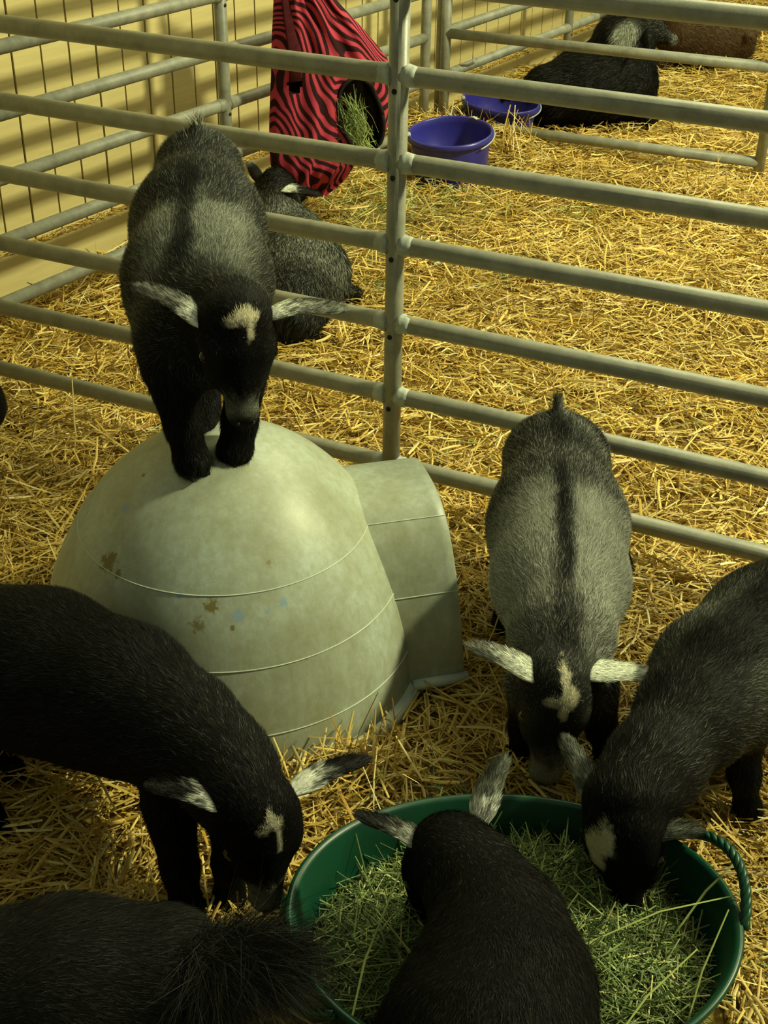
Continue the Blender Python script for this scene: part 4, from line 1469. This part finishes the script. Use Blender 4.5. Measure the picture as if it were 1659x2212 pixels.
SPEC = {
    'grey': {'back': (0.449, -0.11, 0.29),
 'ears': [((0.651, -0.823, 0.262), (0.524, -0.81, 0.275), 0.054), ((0.731, -0.776, 0.262), (0.86, -0.723, 0.255), 0.052)],
 'legs': [[((0.631, -0.777, 0.2), 0.045), ((0.6238, -0.766, 0.09), 0.026), ((0.6196, -0.7594, 0.024), 0.02), ((0.618, -0.757, 0.018), 0.024)],
          [((0.736, -0.726, 0.2), 0.045), ((0.7558, -0.7084, 0.09), 0.026), ((0.7677, -0.6978, 0.024), 0.02), ((0.772, -0.694, 0.018), 0.024)],
          [((0.438, -0.307, 0.2), 0.06), ((0.4257, -0.3009, 0.09), 0.026), ((0.4453, -0.3782, 0.024), 0.02), ((0.452, -0.405, 0.018), 0.024)],
          [((0.582, -0.174, 0.2), 0.06), ((0.6339, -0.1805, 0.09), 0.026), ((0.638, -0.2655, 0.024), 0.02), ((0.64, -0.295, 0.018), 0.024)]],
 'neck': [((0.659, -0.698, 0.26), 0.08), ((0.682, -0.764, 0.23), 0.062)],
 'nose': (0.7, -0.858, 0.05),
 'poll': (0.688, -0.794, 0.275),
 'tail': ((0.46, -0.158, 0.385), (0.453, -0.154, 0.445), 0.016),
 'torso': [((0.468, -0.173, 0.315), 0.1, 1.05), ((0.532, -0.342, 0.27), 0.12, 1.12), ((0.597, -0.518, 0.25), 0.112, 1.1), ((0.65, -0.666, 0.245), 0.088, 1.08)]},
    'dome': {'back': None,
 'ears': [((0.02, -0.824, 0.8), (-0.116, -0.82, 0.84), 0.062), ((0.101, -0.744, 0.8), (0.226, -0.71, 0.82), 0.072)],
 'hw': 1.2,
 'legs': [[((-0.079, -0.796, 0.68), 0.05), ((-0.0488, -0.8131, 0.5838), 0.031), ((-0.0306, -0.8233, 0.526), 0.028), ((-0.024, -0.827, 0.523), 0.032)],
          [((0.028, -0.717, 0.66), 0.04), ((0.0269, -0.7423, 0.5759), 0.03), ((0.0262, -0.7575, 0.5254), 0.027), ((0.026, -0.763, 0.525), 0.031)],
          [((-0.309, -0.394, 0.8), 0.055), ((-0.1886, -0.5659, 0.635), 0.03), ((-0.1163, -0.6961, 0.536), 0.025), ((-0.09, -0.743, 0.518), 0.029)],
          [((-0.239, -0.358, 0.8), 0.055), ((-0.1472, -0.5338, 0.635), 0.03), ((-0.092, -0.6663, 0.536), 0.022), ((-0.072, -0.714, 0.518), 0.026)]],
 'neck': [((-0.033, -0.726, 0.76), 0.085), ((0.03, -0.758, 0.785), 0.066)],
 'nose': (0.106, -0.853, 0.635),
 'poll': (0.056, -0.787, 0.835),
 'tail': ((-0.29, -0.331, 0.93), (-0.298, -0.324, 0.97), 0.018),
 'torso': [((-0.299, -0.322, 0.875), 0.078, 1.0), ((-0.228, -0.447, 0.82), 0.112, 1.08), ((-0.131, -0.609, 0.77), 0.12, 1.08),
           ((-0.069, -0.734, 0.72), 0.098, 1.08)]},
    'right': {'back': None,
 'ears': [((0.831, -1.02, 0.21), (0.742, -0.927, 0.235), 0.046), ((0.929, -1.044, 0.2), (0.998, -1.036, 0.235), 0.05)],
 'hw': 1.34,
 'legs': [[((0.995, -0.711, 0.2), 0.045), ((1.0203, -0.716, 0.09), 0.026), ((1.0355, -0.7189, 0.024), 0.02), ((1.041, -0.72, 0.018), 0.024)],
          [((0.916, -0.777, 0.18), 0.045), ((0.9088, -0.7682, 0.081), 0.026), ((0.9046, -0.7629, 0.0216), 0.02), ((0.903, -0.761, 0.018), 0.024)],
          [((1.136, -0.313, 0.2), 0.06), ((1.2256, -0.305, 0.09), 0.026), ((1.2119, -0.3407, 0.024), 0.02), ((1.208, -0.353, 0.018), 0.024)],
          [((1.025, -0.229, 0.2), 0.06), ((1.1064, -0.204, 0.09), 0.026), ((1.0877, -0.2294, 0.024), 0.02), ((1.082, -0.238, 0.018), 0.024)]],
 'neck': [((0.92, -0.804, 0.26), 0.084), ((0.895, -0.942, 0.245), 0.07), ((0.877, -1.02, 0.225), 0.06)],
 'nose': (0.918, -1.108, 0.07),
 'poll': (0.874, -1.04, 0.24),
 'tail': ((1.103, -0.203, 0.33), (1.126, -0.186, 0.38), 0.016),
 'torso': [((1.077, -0.349, 0.26), 0.105, 1.05), ((1.01, -0.497, 0.25), 0.12, 1.1), ((0.947, -0.676, 0.25), 0.112, 1.05), ((0.925, -0.789, 0.25), 0.088, 1.0)]},
    'front': {'back': None,
 'ears': [((0.642, -1.271, 0.255), (0.531, -1.284, 0.29), 0.052), ((0.693, -1.178, 0.275), (0.696, -1.106, 0.32), 0.048)],
 'legs': [[((0.726, -1.405, 0.2), 0.045), ((0.7227, -1.3885, 0.123), 0.026), ((0.7207, -1.3786, 0.0768), 0.02), ((0.72, -1.375, 0.078), 0.024)],
          [((0.832, -1.336, 0.2), 0.045), ((0.8414, -1.3234, 0.123), 0.026), ((0.847, -1.3158, 0.0768), 0.02), ((0.849, -1.313, 0.078), 0.024)],
          [((0.813, -1.614, 0.2), 0.06), ((0.8092, -1.6519, 0.09), 0.026), ((0.8068, -1.6071, 0.024), 0.02), ((0.806, -1.592, 0.018), 0.024)],
          [((0.897, -1.574, 0.2), 0.06), ((0.9091, -1.6042, 0.09), 0.026), ((0.9164, -1.5548, 0.024), 0.02), ((0.919, -1.538, 0.018), 0.024)]],
 'neck': [((0.785, -1.362, 0.27), 0.078), ((0.721, -1.294, 0.255), 0.064), ((0.675, -1.262, 0.25), 0.054)],
 'nose': (0.613, -1.254, 0.085),
 'poll': (0.662, -1.25, 0.27),
 'tail': ((0.901, -1.749, 0.36), (0.915, -1.797, 0.44), 0.016),
 'torso': [((0.876, -1.687, 0.27), 0.105, 1.05), ((0.841, -1.567, 0.26), 0.118, 1.1), ((0.826, -1.452, 0.26), 0.105, 1.08),
           ((0.791, -1.358, 0.26), 0.08, 1.05)]},
    'left': {'back': None,
 'ears': [((0.322, -1.339, 0.275), (0.227, -1.375, 0.3), 0.05), ((0.41, -1.234, 0.255), (0.477, -1.138, 0.26), 0.046)],
 'hw': 1.2,
 'legs': [[((0.206, -1.305, 0.2), 0.046), ((0.2357, -1.3325, 0.09), 0.028), ((0.2535, -1.349, 0.024), 0.024), ((0.26, -1.355, 0.018), 0.028)],
          [((0.303, -1.275, 0.2), 0.04), ((0.3036, -1.2882, 0.09), 0.026), ((0.3039, -1.2961, 0.024), 0.022), ((0.304, -1.299, 0.018), 0.026)],
          [((-0.224, -1.276, 0.2), 0.06), ((-0.2305, -1.2896, 0.09), 0.026), ((-0.167, -1.3247, 0.024), 0.02), ((-0.145, -1.337, 0.018), 0.024)],
          [((-0.274, -1.203, 0.2), 0.06), ((-0.2877, -1.1885, 0.09), 0.026), ((-0.2284, -1.2068, 0.024), 0.02), ((-0.208, -1.213, 0.018), 0.024)]],
 'neck': [((0.187, -1.218, 0.27), 0.09), ((0.277, -1.253, 0.26), 0.074), ((0.34, -1.291, 0.25), 0.062)],
 'nose': (0.409, -1.344, 0.08),
 'poll': (0.369, -1.294, 0.275),
 'tail': ((-0.343, -1.246, 0.34), (-0.383, -1.236, 0.38), 0.016),
 'torso': [((-0.275, -1.206, 0.29), 0.106, 1.0), ((-0.122, -1.189, 0.275), 0.126, 1.05), ((0.049, -1.195, 0.27), 0.118, 1.0),
           ((0.18, -1.228, 0.265), 0.094, 1.0)]},
    'corner': {'back': None,
 'ears': [((0.059, -1.893, 0.3), (0.032, -1.845, 0.32), 0.046), ((0.096, -1.947, 0.29), (0.155, -1.994, 0.3), 0.046)],
 'legs': [[((0.126, -1.862, 0.2), 0.045), ((0.0958, -1.8488, 0.09), 0.026), ((0.0776, -1.8409, 0.024), 0.02), ((0.071, -1.838, 0.018), 0.024)],
          [((0.038, -1.803, 0.2), 0.045), ((0.0149, -1.7882, 0.09), 0.026), ((0.001, -1.7792, 0.024), 0.02), ((-0.004, -1.776, 0.018), 0.024)],
          [((0.421, -1.675, 0.2), 0.06), ((0.4716, -1.6722, 0.09), 0.026), ((0.4344, -1.6706, 0.024), 0.02), ((0.422, -1.67, 0.018), 0.024)],
          [((0.341, -1.59, 0.2), 0.06), ((0.3822, -1.573, 0.09), 0.026), ((0.3394, -1.5627, 0.024), 0.02), ((0.325, -1.559, 0.018), 0.024)]],
 'neck': [((0.102, -1.854, 0.26), 0.08), ((0.067, -1.909, 0.27), 0.066)],
 'nose': (-0.01, -1.97, 0.17),
 'poll': (0.082, -1.92, 0.31),
 'tail': ((0.488, -1.643, 0.33), (0.567, -1.609, 0.36), 0.034),
 'torso': [((0.417, -1.656, 0.26), 0.1, 1.05), ((0.319, -1.71, 0.25), 0.118, 1.1), ((0.187, -1.797, 0.25), 0.112, 1.08), ((0.1, -1.854, 0.25), 0.088, 1.05)]},
    'resting': {'back': None,
 'ears': [((-1.06, 1.226, 0.31), (-1.15, 1.315, 0.33), 0.04), ((-0.96, 1.201, 0.3), (-0.844, 1.254, 0.28), 0.046)],
 'legs': [[((-0.662, 0.944, 0.09), 0.045), ((-0.6284, 0.9874, 0.0725), 0.026), ((-0.6083, 1.0135, 0.0485), 0.02), ((-0.601, 1.023, 0.058), 0.024)],
          [((-0.635, 0.689, 0.09), 0.05), ((-0.6652, 0.6791, 0.0625), 0.028), ((-0.6834, 0.6732, 0.046), 0.02), ((-0.69, 0.671, 0.058), 0.024)]],
 'neck': [((-0.962, 1.187, 0.18), 0.085), ((-1.005, 1.228, 0.25), 0.075)],
 'nose': (-0.951, 1.352, 0.24),
 'poll': (-1.001, 1.202, 0.33),
 'tail': ((-0.631, 0.46, 0.18), (-0.615, 0.381, 0.2), 0.016),
 'torso': [((-0.693, 0.753, 0.1), 0.11, 1.15), ((-0.76, 0.95, 0.125), 0.13, 1.15), ((-0.912, 1.159, 0.14), 0.115, 1.1)]},
    'far': {'back': None,
 'ears': [((-0.358, 3.413, 0.52), (-0.496, 3.628, 0.54), 0.05), ((-0.337, 3.408, 0.48), (-0.252, 3.172, 0.44), 0.05)],
 'legs': [[((-0.303, 3.338, 0.15), 0.06), ((-0.2711, 3.3413, 0.1225), 0.035), ((-0.252, 3.3433, 0.106), 0.03), ((-0.245, 3.344, 0.118), 0.034)],
          [((-0.551, 3.295, 0.15), 0.06), ((-0.5417, 3.295, 0.1225), 0.035), ((-0.536, 3.295, 0.106), 0.03), ((-0.534, 3.295, 0.118), 0.034)]],
 'neck': [((-0.429, 3.38, 0.3), 0.16), ((-0.413, 3.392, 0.41), 0.135)],
 'nose': (-0.182, 3.418, 0.43),
 'poll': (-0.352, 3.398, 0.5),
 'tail': ((-0.801, 2.988, 0.22), (-0.84, 3.01, 0.2), 0.02),
 'torso': [((-0.674, 3.19, 0.2), 0.13, 1.2), ((-0.533, 3.317, 0.23), 0.17, 1.2), ((-0.382, 3.352, 0.24), 0.145, 1.1)]},
    'brown': {'back': None,
 'ears': [((-0.492, 4.206, 0.5), (-0.463, 4.363, 0.5), 0.05), ((-0.549, 4.164, 0.48), (-0.476, 3.995, 0.45), 0.05)],
 'legs': [[((-0.138, 4.614, 0.16), 0.05), ((-0.1463, 4.8863, 0.16), 0.03), ((-0.1512, 5.0496, 0.16), 0.022), ((-0.153, 5.109, 0.178), 0.026)],
          [((-0.446, 4.487, 0.14), 0.06), ((-0.4752, 4.4518, 0.118), 0.035), ((-0.4926, 4.4307, 0.1048), 0.03), ((-0.499, 4.423, 0.118), 0.034)]],
 'neck': [((-0.462, 4.474, 0.28), 0.1), ((-0.52, 4.402, 0.4), 0.08)],
 'nose': (-0.693, 4.214, 0.43),
 'poll': (-0.513, 4.194, 0.5),
 'tail': ((-0.08, 4.545, 0.26), (-0.065, 4.787, 0.24), 0.02),
 'torso': [((-0.167, 4.65, 0.22), 0.1, 1.2), ((-0.289, 4.591, 0.23), 0.14, 1.2), ((-0.421, 4.526, 0.24), 0.125, 1.1)]},
    'edge': {'back': None,
 'ears': [((-1.412, -0.57, 0.33), (-1.449, -0.487, 0.35), 0.045), ((-1.381, -0.617, 0.32), (-1.284, -0.683, 0.31), 0.045)],
 'legs': [[((-1.051, -0.356, 0.15), 0.055), ((-1.0917, -0.2674, 0.0675), 0.026), ((-1.1161, -0.2143, 0.018), 0.02), ((-1.125, -0.195, 0.018), 0.024)],
          [((-1.096, -0.322, 0.15), 0.055), ((-1.1235, -0.2896, 0.0675), 0.026), ((-1.14, -0.2701, 0.018), 0.02), ((-1.146, -0.263, 0.018), 0.024)],
          [((-1.36, -0.511, 0.15), 0.045), ((-1.3814, -0.5044, 0.0675), 0.026), ((-1.3943, -0.5004, 0.018), 0.02), ((-1.399, -0.499, 0.018), 0.024)],
          [((-1.438, -0.465, 0.15), 0.045), ((-1.4859, -0.4419, 0.0675), 0.026), ((-1.5146, -0.428, 0.018), 0.02), ((-1.525, -0.423, 0.018), 0.024)]],
 'neck': [((-1.345, -0.53, 0.24), 0.075), ((-1.397, -0.579, 0.3), 0.06)],
 'nose': (-1.583, -0.576, 0.22),
 'poll': (-1.374, -0.603, 0.34),
 'tail': ((-0.991, -0.328, 0.28), (-0.921, -0.339, 0.3), 0.016),
 'torso': [((-1.032, -0.341, 0.2), 0.09, 1.0), ((-1.119, -0.429, 0.22), 0.1, 1.05), ((-1.36, -0.522, 0.22), 0.09, 1.05)]},
}
gs = SPEC['dome']
build_goat('dome', 'goat_kid', 'dark kid goat with a cream star standing on top of the dog house', gs, col_dome, 150000,
           tufts=[(gs['tail'][0], np.array(gs['tail'][1]) - gs['tail'][0], 0.22, 420, 0.045, 0.008, [BLACK, DGREY, LGREY]), (gs['tail'][1], np.array(gs['tail'][1]) - gs['tail'][0], 0.35, 120, 0.045, 0.006, [LGREY, CREAM])])
gs = SPEC['grey']
build_goat('grey', 'goat_kid', 'grey kid goat with a dark back stripe and white ears reaching down to the straw', gs, col_grey, 170000,
           tufts=[(gs['tail'][0], np.array(gs['tail'][1]) - gs['tail'][0], 0.16, 500, 0.06, 0.009, [BLACK * 2, GREY, LGREY]), (gs['tail'][1], np.array(gs['tail'][1]) - gs['tail'][0], 0.2, 160, 0.03, 0.006, [DGREY, GREY])])
gs = SPEC['right']
build_goat('right', 'goat_kid', 'black kid goat with grey streaked sides eating at the far rim of the tub', gs,
           col_black(0.10, patch=[(0.30, -0.14, 0.13, 0.13, 0.3), (0.22, -0.04, 0.15, 0.07, 0.0), (0.42, -0.15, 0.09, 0.08, 0)], side=0.40, neckfr=0.10), 140000)
gs = SPEC['left']
build_goat('left', 'goat_kid', 'black kid goat with white based ears bending to the tub beside the dog house', gs,
           col_black(0.05, patch=[(0.15, 0.0, 0.045, 0.065, 0.0), (0.11, -0.01, 0.075, 0.030, 0.0), (0.25, 0.04, 0.11, 0.020, 0.1), (0.18, -0.06, 0.025, 0.05, 0.4)], muzzle=True), 140000)
gs = SPEC['front']
build_goat('front', 'goat_kid', 'all black kid goat seen from behind with its head down in the green tub', gs, col_black(0.03), 140000, wid=0.0006)
gs = SPEC['corner']
t0_, t1_ = np.array(gs['tail'][0]), np.array(gs['tail'][1])
build_goat('corner', 'goat_kid', 'black kid goat in the near corner with a bushy tail pointing at the tub', gs, col_black(0.05, tone=1.3), 120000, wid=0.0007,
           tufts=[(t0_ * (1 - k) + t1_ * k, (t1_ - t0_) + np.array([0.0, q, 0.01 * (1 - k) + min(q, 0) * 0.5]), 0.36, 1700, 0.105, 0.016, [BLACK, BLACK, DGREY * 0.7, DGREY * 1.3]) for k, q in ((0.1, 0.02), (0.3, 0.0), (0.6, -0.02), (0.9, -0.04), (0.0, -0.12), (0.2, -0.10), (0.4, -0.07))])
gs = SPEC['resting']
build_goat('resting', 'goat_kid', 'grey flecked kid goat lying in the straw behind the pipe fence by the zebra bag', gs, col_resting, 60000, h=0.010, hscale=1.5, wid=0.0016)
gs = SPEC['far']
build_goat('far', 'goat', 'large black goat with a grey throat lying by the wall in the far pen', gs, col_far, 40000, h=0.014, hscale=1.5, wid=0.0022)
gs = SPEC['brown']
build_goat('brown', 'goat', 'brown goat lying in the far pen behind the big black goat', gs, col_brown, 26000, h=0.014, hscale=1.5, wid=0.0024)
gs = SPEC['edge']
build_goat('edge', 'goat_kid', 'dark goat cut off by the left edge of the picture beside the bottom fence rail', gs, col_black(0.06, tone=1.4), 20000, h=0.010, wid=0.0012)
print('script time', round(time.time() - T0, 1))
